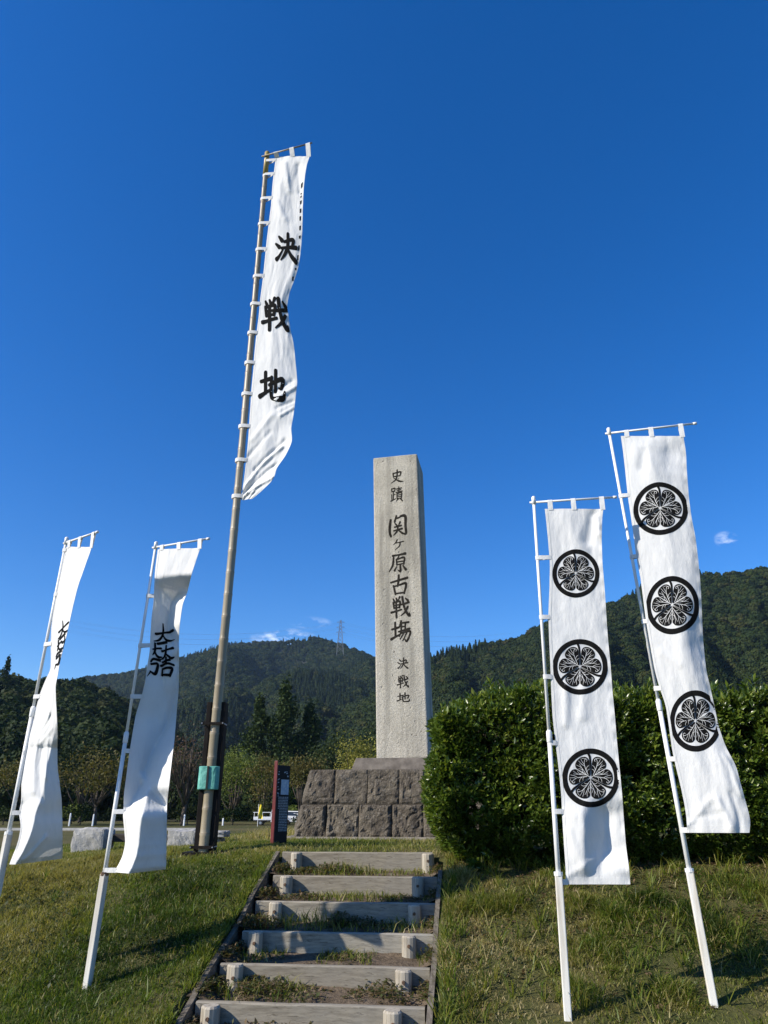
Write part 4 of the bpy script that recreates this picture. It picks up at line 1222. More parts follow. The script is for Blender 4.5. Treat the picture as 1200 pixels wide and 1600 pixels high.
# column of tiny lettering along the turned right edge
mbt = MB(); tr = np.random.default_rng(4)
zt = -.80; i = 0
while zt > -2.9:
    sx = float(np.interp(-zt, -cb.Rz, cb.Rs)) - .055
    hh = tr.uniform(.03, .10)
    v = [cb.at(sx + dx, zz, .004) for dx, zz in ((0, zt), (.03, zt + .01), (.028, zt - hh + .01), (.004, zt - hh))]
    mbt.add(v, [(0, 1, 2, 3)]); zt -= hh + tr.uniform(.06, .16); i += 1
mbt.build('small_lettering', M['ink'], bp)
for i, zt in enumerate([-.10] + [-.42 - .545 * k for k in range(11)] + [-6.43]):
    q = p0 + ax * (zt / ax.z)
    r_ = .062 - .023 * ((q - low).length / tot)
    end = Vector(cb.at(cl_left(cb, zt) + .02, zt, .002))
    tab_loop(bp, q, r_ * 1.06, end, .055)
for u in (.04, .5, .97):
    sx = cb.Ls[0] * (1 - u) + cb.Rs[0] * u; z0 = cb.Lz[0] * (1 - u) + cb.Rz[0] * u
    tab_loop(bp, p0 + a * sx + nn * .055, .016, Vector(cb.at(sx, z0 - .02, .002)), .08, horiz=a)
# steel support frame of the pole
fr = thing('pole_support', 'dark steel channels with a teal padded wrap at the foot of the bamboo pole', 'support frame', (-2.06, 9.0, -.05))
cx, cy = -2.075, 9.02
for sx in (-1, 1):
    MB().box((cx + sx * .088 + .012, cy + .045, .78), (.055, .17, 1.72)).build('steel_channel', M['steel'], fr, bevel=.006)
for zz in (1.38, .02):
    MB().box((cx + .0, cy - .085, zz), (.27, .025, .03)).build('clamp_bar', M['steel'], fr)
    for sx in (-1, 1): MB().tube([(cx + sx * .125, cy - .12, zz), (cx + sx * .125, cy + .12, zz)], .008, 6).build('clamp_bolt', M['zinc'], fr)
MB().box((cx, cy + .02, -.045), (.40, .36, .03)).build('base_plate', M['steel'], fr)
# padded wrap
v = []; n = 28
for j, zz in enumerate((.63, .64, .70, .77, .84, .885, .89)):
    for k in range(n):
        g = 6.28318 * k / n; cxx, sxx = math.cos(g), math.sin(g)
        kx = math.copysign(abs(cxx) ** .45, cxx) * (.124 if 0 < j < 6 else .117); ky = math.copysign(abs(sxx) ** .45, sxx) * (.13 if 0 < j < 6 else .122)
        jit = 1 + .05 * (fbm(k * .7, zz * 22, 3, 6) - .45)
        v.append((cx + kx * jit, cy + .02 + ky * jit, zz))
f = [(j * n + k, j * n + (k + 1) % n, (j + 1) * n + (k + 1) % n, (j + 1) * n + k) for j in range(6) for k in range(n)]
wr = MB().add(v, f).build('teal_wrap', M['teal'], fr)
MB().box((cx + .0, cy - .118, .765), (.022, .012, .25)).build('wrap_strap', M['dark'], wr)
# ------------------------------------------------------------------ information sign
sx0, sy0 = -1.30, 9.72
sg = thing('information_sign', 'slim black upright information slab with a dark red edge on the grass by the stairs', 'sign', (sx0, sy0, -.03))
ang = math.radians(62)
fn = Vector((math.sin(ang), -math.cos(ang), 0)); fr_ = Vector((math.cos(ang), math.sin(ang), 0))  # front normal, along the face to its right end
SW, SD, SHT = .28, .040, 1.02
c0 = Vector((sx0, sy0, -.03))


def sg_box(name, u0, u1, z0, z1, d0, d1, m, par, bev=0):
    c = c0 + fr_ * (u0 + u1) / 2 + fn * (d0 + d1) / 2 + Vector((0, 0, (z0 + z1) / 2))
    R_ = Matrix((fr_, -fn, Vector((0, 0, 1)))).transposed()
    return MB().box(c, (abs(u1 - u0), abs(d1 - d0), z1 - z0), m=R_).build(name, m, par, bevel=bev)


sg_box('slab', -SW / 2, SW / 2, -.1, SHT - .05, -SD / 2, SD / 2 - .006, M['slab'], sg, .004)
sg_box('red_edge', -SW / 2 - .018, -SW / 2 - .001, -.1, SHT, -SD / 2 - .004, SD / 2 + .004, M['red'], sg, .003)
sg_box('map_panel', -.05, .115, .62, .80, SD / 2 - .004, SD / 2 + .001, M['photo_blue'], sg)
mb = MB(); tr = np.random.default_rng(9)
for k in range(22):                                           # rows of small print
    z = .585 - k * .0185; u = -.115 if k > 7 else -.09
    if k > 7: u = -.06
    while u < .115:
        w_ = tr.uniform(.008, .03); e = min(u + w_, .12)
        p = [c0 + fr_ * uu + fn * (SD / 2 - .0035) + Vector((0, 0, zz)) for uu, zz in ((u, z), (e, z), (e, z + .009), (u, z + .009))]
        mb.add(p, [(0, 1, 2, 3)]); u = e + tr.uniform(.004, .008)
mb.build('small_print', M['print_grey'], sg)
mb = MB()
for u, zc, hh in ((-.105, .87, .05), (-.105, .78, .05), (-.105, .70, .05), (-.105, .62, .045), (.03, .88, .035), (.075, .88, .035), (.09, .835, .03)):
    for q in range(4):
        uu = u + tr.uniform(-.012, .012); zz = zc + tr.uniform(-.5, .5) * hh
        p = [c0 + fr_ * (uu + a_) + fn * (SD / 2 - .003 + q * .0003) + Vector((0, 0, zz + b_)) for a_, b_ in ((-.013, -.004), (.013, 0), (.013, .006), (-.013, .004))]
        mb.add(p, [(0, 1, 2, 3)])
mb.build('title_lettering', M['print_grey'], sg)


# ------------------------------------------------------------------ stone bench pieces
def rough_stone(c, dim, seed, par, name='granite_block', m=None, n=15, amp=.020):
    """closed lumpy block"""
    c = np.array(c); d = np.array(dim) / 2
    v = []; f = []; key = {}
    lin = np.linspace(-1, 1, n)
    def vid(p):
        k = tuple(np.round(p, 4))
        if k not in key:
            key[k] = len(v); q = np.array(p)
            e = np.sort(np.abs(q))[::-1]
            rnd = 1 - .035 * np.clip((e[1] - .8) / .2, 0, 1)
            nz = fbm(q[0] * 1.7 + q[2] * 2.3 + seed, q[1] * 1.9 - q[2] * 1.1, 4, seed) - .45
            v.append(tuple(c + q * d * rnd + q / np.linalg.norm(q) * nz * amp * 3.4 + np.abs(fbm(q[0] * 4 + seed, q[1] * 4 + q[2] * 3, 3, seed + 1) - .45) * amp * 1.5 * q / np.linalg.norm(q)))
        return key[k]
    for axx in range(3):
        for sgn in (-1, 1):
            for i in range(n - 1):
                for j in range(n - 1):
                    q = []
                    for a_, b_ in ((i, j), (i + 1, j), (i + 1, j + 1), (i, j + 1)):
                        p = [0, 0, 0]; p[axx] = sgn; p[(axx + 1) % 3] = lin[a_]; p[(axx + 2) % 3] = lin[b_]
                        q.append(vid(p))
                    f.append(tuple(q) if sgn > 0 else tuple(q[::-1]))
    return link_mesh(name, v, f, m or M['granite'], par)


M['darktimber'] = two_tone('dark stained timber', (.03, .024, .018), (.06, .048, .036), 6, .8, .3, 30, .005, .3, (.2, 2, 2))
bench = thing('stone_bench', 'bench of two rough white granite blocks carrying a dark timber beam, behind the left banner', 'bench', (-3.6, 11.4, -.3))
rough_stone((-4.23, 11.4, -.12), (.45, .50, .56), 3, bench)
rough_stone((-2.92, 11.5, -.12), (.40, .48, .50), 8, bench)
MB().box((-3.57, 11.5, .03), (.86, .28, .10)).build('timber_beam', M['darktimber'], bench, bevel=.01)
bench2 = thing('stone_bench', 'short stone bench with a pale flat top right behind the bamboo pole', 'bench', (-2.6, 11.7, -.3))
rough_stone((-2.60, 11.75, -.19), (.34, .42, .42), 14, bench2)
rough_stone((-2.66, 11.70, .075), (.62, .46, .085), 15, bench2, 'seat_slab', None, 9, .012)

# ------------------------------------------------------------------ far field
kb = MB()
kb.box((-36, 69, LOW + .09), (42, .5, .22))
kerb = structure(kb.build('kerb', M['kerb']))


def field_z(x, y): return float(gz(x, y))


for x, y, hh, lab in ((-34.9, 86, 1.35, 'slim white marker post in the field under the autumn tree, left one'), (-32.3, 86, 1.25, 'slim white marker post in the field beside the autumn tree, right of its neighbour'),
                 (-22.7, 88, 1.2, 'slim white marker post in the field close to the bamboo pole, left of it'), (-18.7, 90, .8, 'small white marker post in the field right of the teal wrapped pole')):
    MBp = MB().tube([(x, y, LOW - .3), (x, y, LOW + hh - .12), (x, y, LOW + hh)], [.10, .095, .03], 6)
    o = MBp.build('marker_post', M['wpaint']); tag(o, lab, 'post', 'white marker posts in the field')

# white pickup
tx, ty = -13.3, 90.0
tk = thing('pickup_truck', 'small white pickup truck parked in the far field behind the red edged sign', 'truck', (tx, ty, LOW))
tz = LOW
for wx_ in (-.95, .95):
    for wy_ in (-.62, .62):
        wh = MB().tube([(tx + wx_, ty + wy_ - .08, tz + .27), (tx + wx_, ty + wy_ + .08, tz + .27)], .27, 14).build('wheel', M['dark'], tk)
        MB().tube([(tx + wx_, ty + wy_ - .085, tz + .27), (tx + wx_, ty + wy_ + .085, tz + .27)], .15, 10).build('rim', M['zinc'], wh)
MB().box((tx - .25, ty, tz + .50), (3.0, 1.3, .16)).build('chassis', M['steel'], tk)
bed = MB().box((tx - .75, ty, tz + .62), (2.0, 1.4, .08)).build('cargo_bed', M['wpaint'], tk)
for yy in (-.69, .69): MB().box((tx - .75, ty + yy, tz + .79), (2.0, .04, .28)).build('bed_side', M['wpaint'], tk)
MB().box((tx - 1.76, ty, tz + .79), (.04, 1.4, .28)).build('tailgate', M['wpaint'], tk)
for xx in (-1.7, -.75, .15): MB().box((tx + xx, ty - .66, tz + 1.15), (.05, .05, .5)).build('rack_post', M['wpaint'], tk)
MB().box((tx - .78, ty - .66, tz + 1.40), (2.1, .06, .07)).build('rack_rail', M['wpaint'], tk)
cabv = [(.25, -.70, .35), (1.45, -.70, .35), (1.45, .70, .35), (.25, .70, .35), (.25, -.70, 1.05), (1.42, -.70, 1.0), (1.42, .70, 1.0), (.25, .70, 1.05), (.30, -.62, 1.75), (1.0, -.62, 1.75), (1.0, .62, 1.75), (.30, .62, 1.75)]
cab = MB().add([(tx + p, ty + q, tz + r_) for p, q, r_ in cabv], [(3, 2, 1, 0), (0, 1, 5, 4), (1, 2, 6, 5), (2, 3, 7, 6), (3, 0, 4, 7), (4, 5, 9, 8), (5, 6, 10, 9), (6, 7, 11, 10), (7, 4, 8, 11), (8, 9, 10, 11)]).build('cab', M['wpaint'], tk, bevel=.03)
MB().add([(tx + p, ty + q, tz + r_) for p, q, r_ in ((.42, -.70, 1.12), (1.22, -.70, 1.10), (.95, -.643, 1.62), (.42, -.643, 1.62))], [(0, 1, 2, 3)]).build('side_window', M['glass'], cab)

# white van, half hidden by the base of the monument
tx, ty = -10.9, 96.0
vn = thing('parked_car', 'white car far off between the sign and the stone base', 'car', (tx, ty, LOW))
prof = [(-1.6, .3), (1.6, .3), (1.62, .8), (1.1, .95), (.7, 1.5), (-1.2, 1.55), (-1.6, 1.0)]
v = [(tx + p, ty + s_ * (.72 if z_ < 1.2 else .6), LOW + z_) for s_ in (-1, 1) for p, z_ in prof]; n = len(prof)
MB().add(v, [tuple(range(n)), tuple(range(2 * n - 1, n - 1, -1))] + [(k, k + n, (k + 1) % n + n, (k + 1) % n) for k in range(n)]).build('body', M['wpaint'], vn, bevel=.04)
MB().add([(tx + p, ty - .72 + d, LOW + z_) for p, z_, d in ((-1.35, 1.02, .02), (.95, 1.02, .02), (.62, 1.42, .09), (-1.15, 1.45, .09))], [(0, 1, 2, 3)]).build('side_window', M['glass'], vn)
for wx_ in (-1.0, 1.0):
    for wy_ in (-.66, .66): MB().tube([(tx + wx_, ty + wy_ - .08, LOW + .29), (tx + wx_, ty + wy_ + .08, LOW + .29)], .29, 12).build('wheel', M['dark'], vn)

# yellow flag
yf = thing('yellow_flag', 'small yellow flag in the far field, left of the red edged sign', 'flag', (-13.7, 85, LOW))
MB().tube([(-13.85, 85, LOW - .1), (-13.85, 85, LOW + 2.25)], .03, 6).build('flagpole', M['pole'], yf)
Uv, Vv = np.meshgrid(np.linspace(0, 1, 8), np.linspace(0, 1, 16), indexing='ij')
P = np.stack([-13.83 + Uv * (.30 + .22 * Vv), 85 + .12 * np.sin(Uv * 5 + Vv * 6), LOW + 2.2 - Vv * 1.45], -1)
grid_mesh('flag_cloth', P, M['yellow'], yf)

# pylon and its lines on the mountain
px_, py_ = -.062 * 1320, 1320.0
zb, ztp = .205 * py_, .2505 * py_
py = thing('transmission_tower', 'grey lattice transmission tower standing on the mountain ridge', 'pylon', (px_, py_, zb))
H_ = ztp - zb


def pw(t): return 5.2 * (1 - t) ** 1.1 + 1.1


mb = MB()
lv = [0, .16, .30, .43, .55, .66, .76, .86, 1.0]
for sx in (-1, 1):
    for sy in (-1, 1):
        for t0, t1 in zip(lv, lv[1:]):
            mb.bar((px_ + sx * pw(t0), py_ + sy * pw(t0), zb - 6 * (t0 == 0) + t0 * H_), (px_ + sx * pw(t1), py_ + sy * pw(t1), zb + t1 * H_), .62, .62)
mb.build('tower_leg', M['lattice'], py)
mb = MB()
for t0, t1 in zip(lv, lv[1:]):
    for sy in (-1, 1):
        mb.bar((px_ - pw(t0), py_ + sy * pw(t0), zb + t0 * H_), (px_ + pw(t1), py_ + sy * pw(t1), zb + t1 * H_), .36, .36)
        mb.bar((px_ + pw(t0), py_ + sy * pw(t0), zb + t0 * H_), (px_ - pw(t1), py_ + sy * pw(t1), zb + t1 * H_), .36, .36)
mb.build('lattice_brace', M['lattice'], py)
arms = []
for t in (.60, .76, .92):
    w_ = 7.5 if t > .7 else 8.5; z = zb + t * H_
    am = MB()
    for s_ in (-1, 1):
        am.bar((px_ + s_ * pw(t), py_, z), (px_ + s_ * w_, py_, z + .6), .45, .45); am.bar((px_ + s_ * pw(t + .06), py_, z + 3), (px_ + s_ * w_, py_, z + .6), .35, .35)
        arms.append((px_ + s_ * w_, py_, z - 1.0))
    am.build('crossarm', M['lattice'], py)
# the line sags away on both sides; each wire is one thing of a set
ends_r = Vector((330, 60, -5)); ends_l = Vector((-520, -40, 0))
for i, p in enumerate(arms):
    for k, d in enumerate((ends_l, ends_r)):
        p = Vector(p); q = p + d; pts = []
        for s_ in range(21):
            t = s_ / 20; pts.append(p.lerp(q, t) - Vector((0, 0, 26 * 4 * t * (1 - t) * (.6 if k else 1))))
        o = MB().tube(pts, .065, 4, False).build('power_line', M['lattice'])
        lvl = ('lowest', 'middle', 'highest')[i // 2]; sd_ = ('left', 'right')[k]; nf = ('left', 'right')[i % 2]
        tag(o, 'thin power line running %s from the %s arm end of the tower\'s %s crossarm' % (sd_, nf, lvl), 'power line', 'power lines from the tower')


# ------------------------------------------------------------------ foliage builders
def quads(C, U, Wd, tri=False):
    """leaf diamonds: centres C, half axes U (long) and Wd (short)"""
    V = np.stack([C - U, C + Wd, C + U, C - Wd], 1).reshape(-1, 3)
    return V, np.arange(len(V)), np.full(len(C), 4)


def rand_dirs(r, n):
    d = r.normal(size=(n, 3)); return d / np.linalg.norm(d, axis=1, keepdims=True)


def tree(name, label, base, height, width, mat, seed, kind='round', leaf=.28, n=2200, trunk_h=.28, group='trees at the edge of the field', bare=0.0, depth=None, trunk_r=None):
    r = np.random.default_rng(seed); bx, by, bz = base
    t = thing(name, label, 'tree' if kind != 'bush' else 'shrub', base, group)
    th = height * trunk_h; tr_ = trunk_r or height * .022 + .03
    depth = depth or width
    tm = MB()
    lean = r.normal(size=2) * .02 * height
    tm.tube([(bx, by, bz - .3), (bx + lean[0] * .3, by + lean[1] * .3, bz + th * .5), (bx + lean[0], by + lean[1], bz + th), (bx + lean[0] * 1.3, by + lean[1], bz + height * .8)], [tr_ * 1.25, tr_, tr_ * .8, tr_ * .2], 7)
    clumps = []
    nl = 11 if kind == 'round' else 7
    for i in range(nl):
        if kind == 'cone':
            hz = th * .5 + (height - th * .5) * (i + .5) / nl; w_ = width / 2 * (1 - (i + .2) / nl) ** .75
            g = i * 2.4
            clumps.append((np.array([bx + math.cos(g) * w_ * .3, by + math.sin(g) * w_ * .3, bz + hz]), np.array([w_ * .75 + .2, w_ * .75 + .2, height / nl * 1.0])))
        else:
            g = i * 2.399 + r.random(); q = math.sqrt((i + .5) / nl)
            hz = th + (height - th) * (.30 + .45 * r.random() + .22 * (1 - q))
            if kind == 'bush': hz = height * (.25 + .5 * (1 - q) + .15 * r.random())
            c = np.array([bx + math.cos(g) * q * width * .34, by + math.sin(g) * q * depth * .34, bz + hz])
            sz = (.20 + .12 * r.random())
            clumps.append((c, np.array([width * sz, depth * sz, (height - th) * sz * .85])))
            if kind == 'round':
                st_ = Vector((bx + lean[0] * .8, by + lean[1] * .8, bz + th * (.7 + .5 * r.random())))
                md_ = st_.lerp(Vector(c), .5) + Vector((0, 0, -.04 * height))
                tm.tube([st_, md_, Vector(c)], [tr_ * .5, tr_ * .32, tr_ * .08], 5)
                if bare:
                    for _ in range(int(bare)):
                        e = Vector(c) + Vector(rand_dirs(r, 1)[0]) * width * .22
                        tm.tube([md_, md_.lerp(e, .6) + Vector((0, 0, .1)), e], [tr_ * .2, tr_ * .12, .012], 4)
    tm.build('trunk', M['bark'], t, True)
    C = []; 
    for c, sz in clumps:
        m = int(n / len(clumps)); d = rand_dirs(r, m) * (r.random((m, 1)) ** .42)
        C.append(c + d * sz * (1 + .15 * r.normal(size=(m, 1))))
    C = np.concatenate(C); m = len(C)
    keep = C[:, 2] > bz + .1; C = C[keep]; m = len(C)
    u = rand_dirs(r, m); w = np.cross(u, rand_dirs(r, m)); w /= np.linalg.norm(w, axis=1, keepdims=True) + 1e-6
    s = leaf * r.uniform(.5, 1.2, (m, 1))
    V, Lp, S = quads(C, u * s * .5, w * s * .3)
    stuff(fast_mesh('crown', V, Lp, S, mat, t))
    return t


G0 = LOW
T = [
 ('autumn_tree', 'rounded autumn cherry tree with orange brown leaves between the two left banners', (-33.2, 89, G0), 8.4, 10.5, 'autumn', 'round', .36, 3000, .25),
 ('autumn_tree', 'brown green autumn tree at the left photo edge behind the twisted banner', (-41.5, 89, G0), 8.2, 10, 'autumn', 'round', .36, 2800, .25),
 ('bare_tree', 'thin reddish half bare cherry tree left of the bamboo pole', (-23.2, 89, G0), 10.5, 7.2, 'russet', 'round', .24, 1000, .22),
 ('bare_tree', 'half bare russet tree hidden partly by the second banner from the left', (-29.0, 95, G0), 8.6, 6.5, 'russet', 'round', .26, 1300, .22),
 ('cedar_tree', 'tallest dark cedar of the clump behind the red edged sign', (-20.3, 150, G0), 25, 15, 'cedar', 'cone', .75, 6500, .1),
 ('cedar_tree', 'dark cedar on the left flank of the cedar clump', (-25.5, 150, G0), 22, 13, 'cedar', 'cone', .75, 5500, .1),
 ('cedar_tree', 'dark cedar on the right flank of the cedar clump', (-15.3, 152, G0), 21, 14, 'cedar', 'cone', .75, 5500, .1),
 ('cedar_tree', 'small pointed cedar right of the teal wrapped pole', (-25.0, 125, G0), 11, 7, 'cedar', 'cone', .5, 1800, .1),
 ('cedar_tree', 'lone pointed conifer topping the dark hill at the left edge', (-126.5, 240, 33.0), 14, 7, 'cedar', 'cone', .8, 1600, .15),
 ('leafy_tree', 'bright green bamboo like tree right of the bamboo pole', (-21.6, 110, G0), 10.5, 8, 'bright', 'round', .34, 3200, .12),
 ('leafy_tree', 'bright green bushy tree left of the red edged sign', (-17.2, 112, G0), 9.2, 8.5, 'bright', 'round', .34, 3200, .12),
 ('autumn_tree', 'orange brown tree directly behind the red edged sign', (-16.2, 104, G0), 8.8, 6.0, 'autumn', 'round', .32, 2600, .15),
 ('autumn_tree', 'brown autumn tree between the red edged sign and the stone base', (-9.9, 92, G0), 8.2, 6.0, 'autumn', 'round', .32, 2800, .2),
 ('round_tree', 'yellow green rounded tree above the left end of the stone base', (-3.6, 95, G0), 10.6, 6.0, 'golden', 'round', .3, 3600, .1),
 ('round_tree', 'yellow green tree standing close behind the granite pillar', (-.6, 100, G0), 10.2, 5.5, 'golden', 'round', .3, 3000, .1),
 ('evergreen_tree', 'broad dark evergreen behind the yellow green round tree', (-8.5, 128, G0), 14.5, 11, 'evergreen', 'round', .5, 3200, .1),
 ('evergreen_tree', 'broad dark evergreen left of the granite pillar foot', (-2.0, 132, G0), 15.5, 11, 'evergreen', 'round', .5, 3200, .1),
 ('evergreen_tree', 'dark evergreen between the hedge top and the granite pillar', (6.0, 128, G0), 16.0, 11, 'evergreen', 'round', .5, 3000, .1),
 ('evergreen_tree', 'dark evergreen behind the orange autumn tree at left', (-44, 112, G0), 11.5, 12, 'evergreen', 'round', .5, 3000, .1),
 ('evergreen_tree', 'dark evergreen behind the reddish half bare tree', (-33, 116, G0), 10.5, 11, 'evergreen', 'round', .5, 3000, .1),
]
for i, (nm, lab, bs, h_, w_, mt, kd, lf, n_, tt) in enumerate(T):
    tree(nm, lab, bs, h_, w_, M[mt], 100 + i, kd, lf, n_, tt, bare=7 if nm == 'bare_tree' else 0)
# low undergrowth along the far field edge
k = 2
BL = ['dark low bush at the field edge, %s' % s for s in ('furthest left in the photo', 'behind the twisted banner', 'below the leftmost autumn tree', 'left of the white marker posts', 'behind the left white marker post', 'below the orange brown autumn tree',
      'behind the second banner from the left', 'below the russet half bare tree', 'left of the bamboo pole foot', 'directly behind the bamboo pole', 'right of the bamboo pole foot', 'left of the white pickup truck', 'behind the white pickup truck', 'behind the red edged sign', 'behind the far white car')]
for x in np.linspace(-52, -9, 15)[2:]:
    tree('field_bush', BL[k], (float(x), 96 + 3 * math.sin(k * 2.1), G0), 2.6 + .8 * math.sin(k * 1.7), 4.6, M['bright' if k % 3 == 1 else 'broad'], 300 + k, 'bush', .3, 900, .05, 'low bushes along the field edge'); k += 1

# ------------------------------------------------------------------ hedge
hg = thing('hedge', 'big clipped glossy green hedge right of the timber steps, behind the two crested banners', 'hedge', (2.9, 8.6, .1))
r = np.random.default_rng(77)
HX0, HX1, HY0, HY1, HZ0, HZ1 = .56, 6.2, 7.58, 9.3, -.24, 1.54


def hedge_surface(n, side_p=.16, top_p=.25):
    """points + outward normals on the rounded hedge body"""
    q = r.random(n); P = np.zeros((n, 3)); N = np.zeros((n, 3))
    f = q >= side_p + top_p; l = q < side_p; tp = (~f) & (~l)
    P[f] = np.stack([r.uniform(HX0, HX1, f.sum()), np.full(f.sum(), HY0), HZ0 + (HZ1 - HZ0) * r.random(f.sum()) ** .9], 1); N[f] = (0, -1, 0)
    P[l] = np.stack([np.full(l.sum(), HX0), r.uniform(HY0, HY1, l.sum()), r.uniform(HZ0, HZ1, l.sum())], 1); N[l] = (-1, 0, 0)
    P[tp] = np.stack([r.uniform(HX0, HX1, tp.sum()), r.uniform(HY0, HY1, tp.sum()), np.full(tp.sum(), HZ1)], 1); N[tp] = (0, 0, 1)
    # round off the arrises, undercut the foot, lumpy surface
    cx_ = np.array([(HX0 + HX1) / 2, (HY0 + HY1) / 2, (HZ0 + HZ1) / 2]); hs = np.array([(HX1 - HX0) / 2, (HY1 - HY0) / 2, (HZ1 - HZ0) / 2])
    rad = .24; inner = np.clip(P - cx_, -(hs - rad), hs - rad); d = (P - cx_) - inner
    dl = np.linalg.norm(d, axis=1, keepdims=True); dn = d / (dl + 1e-9)
    P = cx_ + inner + dn * rad; N = dn
    lump = fbm(P[:, 0] * 1.6 + P[:, 2] * .8, P[:, 2] * 1.7 + P[:, 1] * 1.3, 4, 31) - .46
    P = P + N * lump[:, None] * .50
    under = np.clip((.42 - P[:, 2]) / .42, 0, 1) ** 1.5
    P[:, 1] += under * .30 * (N[:, 1] < -.2); P[:, 0] += under * .22 * (P[:, 0] < 1.2)
    P[:, 2] += .10 * (P[:, 0] - 2.4) / 3.0 * np.clip(P[:, 2] / 1.6, 0, 1)
    return P, N


def rosettes(P, N, per, length, seed, jit=.55):
    """shoots of pointed leaves; returns verts (folded leaf: 6 verts, 4 tris) and tint"""
    rr = np.random.default_rng(seed); n = len(P)
    up = np.array([0, 0, 1.0])
    ax = N * .75 + up * .55 + rr.normal(size=(n, 3)) * .38; ax /= np.linalg.norm(ax, axis=1, keepdims=True)
    t1 = np.cross(ax, rand_dirs(rr, n)); t1 /= np.linalg.norm(t1, axis=1, keepdims=True); t2 = np.cross(ax, t1)
    Vs = []; Ts = []
    tint0 = np.clip(rr.normal(.40, .23, n), 0, 1)
    for k in range(per):
        g = 2.4 * k + rr.random(n) * .8; tl = .25 + .75 * (k / per) + rr.random(n) * .25
        d = ax * np.cos(tl)[:, None] + (t1 * np.cos(g)[:, None] + t2 * np.sin(g)[:, None]) * np.sin(tl)[:, None]
        w = np.cross(d, ax); w /= np.linalg.norm(w, axis=1, keepdims=True) + 1e-6
        nn_ = np.cross(w, d)
        L_ = length * rr.uniform(.65, 1.25, n)[:, None]; wd = L_ * .19
        b = P - ax * .012 * k
        mid = b + d * L_ * .5 - nn_ * L_ * .03
        tip = b + d * L_ + nn_ * (-L_ * .14)
        Vs.append(np.stack([b, mid + w * wd + nn_ * wd * .35, mid, mid - w * wd + nn_ * wd * .35, tip], 1))
        tk_ = np.clip(tint0 + rr.normal(0, .10, n) - .02 * k, 0, 1); Ts.append(np.repeat(tk_[:, None], 5, 1))
    V = np.concatenate(Vs).reshape(-1, 3); tint = np.concatenate(Ts).ravel(); m = n * per
    o_ = np.arange(m)[:, None] * 5
    F = np.concatenate([o_ + [0, 1, 2], o_ + [1, 4, 2], o_ + [0, 2, 3], o_ + [2, 4, 3]], 1).reshape(-1)
    return V, F, np.full(m * 4, 3), tint


P1, N1 = hedge_surface(16500)
vis = (N1[:, 1] < .35) & (r.random(len(P1)) < np.clip((fbm(P1[:, 0] * 6.5 + P1[:, 1] * 3, P1[:, 2] * 6.5 + P1[:, 1] * 4, 3, 71) - .25) * 4.4, .14, 1))
P1, N1 = P1[vis], N1[vis]
V, Lp, S, tn = rosettes(P1, N1, 8, .074, 5)
stuff(fast_mesh('shoot_leaves', V, Lp, S, M['hedge'], hg, {'tint': tn}))
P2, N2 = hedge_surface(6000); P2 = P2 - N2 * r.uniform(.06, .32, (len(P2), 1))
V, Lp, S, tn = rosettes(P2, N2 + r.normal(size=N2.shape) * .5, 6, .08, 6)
stuff(fast_mesh('inner_leaves', V, Lp, S, M['hedge'], hg, {'tint': tn * .4}))  # tint lowered to put the shade between the shoots into the leaf colour
# stray taller shoots on top
P3, N3 = hedge_surface(420, .02, .96); P3 = P3 + np.stack([r.normal(0, .02, len(P3)), r.normal(0, .02, len(P3)), r.uniform(.02, .13, len(P3))], 1)
V, Lp, S, tn = rosettes(P3, N3 * 0 + [0, 0, 1.0], 9, .085, 8)
stuff(fast_mesh('top_shoots', V, Lp, S, M['hedge'], hg, {'tint': np.clip(tn + .15, 0, 1)}))
# twiggy heart
g = 16; th_, ph_ = np.meshgrid(np.linspace(0, 2 * math.pi, 34), np.linspace(-1, 1, 12), indexing='ij')
sq = lambda a, e: np.sign(a) * np.abs(a) ** e
Pc = np.stack([(HX0 + HX1) / 2 + .14 + sq(np.cos(th_), .3) * ((HX1 - HX0) / 2 - .34) * (1 - .1 * np.clip(-ph_, 0, 1)), (HY0 + HY1) / 2 + .10 + sq(np.sin(th_), .3) * ((HY1 - HY0) / 2 - .30) * (1 - .1 * np.clip(-ph_, 0, 1)),
               .80 + ph_ * .56], -1)
grid_mesh('twig_mass', Pc, M['twig'], hg)
Pt = Pc[:, -1]; link_mesh('twig_top', [tuple(p) for p in Pt[:-1]], [tuple(range(len(Pt) - 1))], M['twig'], hg)
mb = MB()
for x in np.arange(.9, 6.0, .33):
    for q in range(2):
        y0_ = 8.1 + r.random() * .7; x_ = x + r.normal() * .08
        mb.tube([(x_, y0_, -.35), (x_ + r.normal() * .05, y0_ + r.normal() * .04, .15), (x_ + r.normal() * .15, y0_ + r.normal() * .12, .7)], [.02, .017, .012], 5)
mb.build('stem', M['twig'], hg)
# long thin leaves poking out above the hedge by the right banner
pl = thing('grassy_plant', 'spray of long thin leaves poking above the hedge beside the tallest crested banner', 'plant', (3.55, 8.6, 1.5))
V = []; F = []; S = []; tn = []
for k in range(26):
    g = r.uniform(-2.6, .6); L_ = r.uniform(.25, .5); d = np.array([math.cos(g), .5 * r.normal(), 0]); d /= np.linalg.norm(d); base = np.array([3.55 + r.normal() * .04, 8.4 + r.normal() * .04, 1.55])
    w = np.cross(d, [0, 0, 1]) * .007; hgt = r.uniform(.18, .42); n0 = len(V)
    for t in (0, .35, .7, 1): 
        p = base + d * L_ * t + np.array([0, 0, hgt * (1 - (1 - t * 1.35) ** 2 if t > 0 else 0) * .9])
        V += [p + w * (1 - t * .9), p - w * (1 - t * .9)]
    for q in range(3): F += [n0 + 2 * q, n0 + 2 * q + 1, n0 + 2 * q + 3, n0 + 2 * q + 2]; S.append(4)
    tn += [r.uniform(.4, .9)] * 8
fast_mesh('leaf_spray', np.array(V), F, S, M['grass'], pl, {'tint': tn})


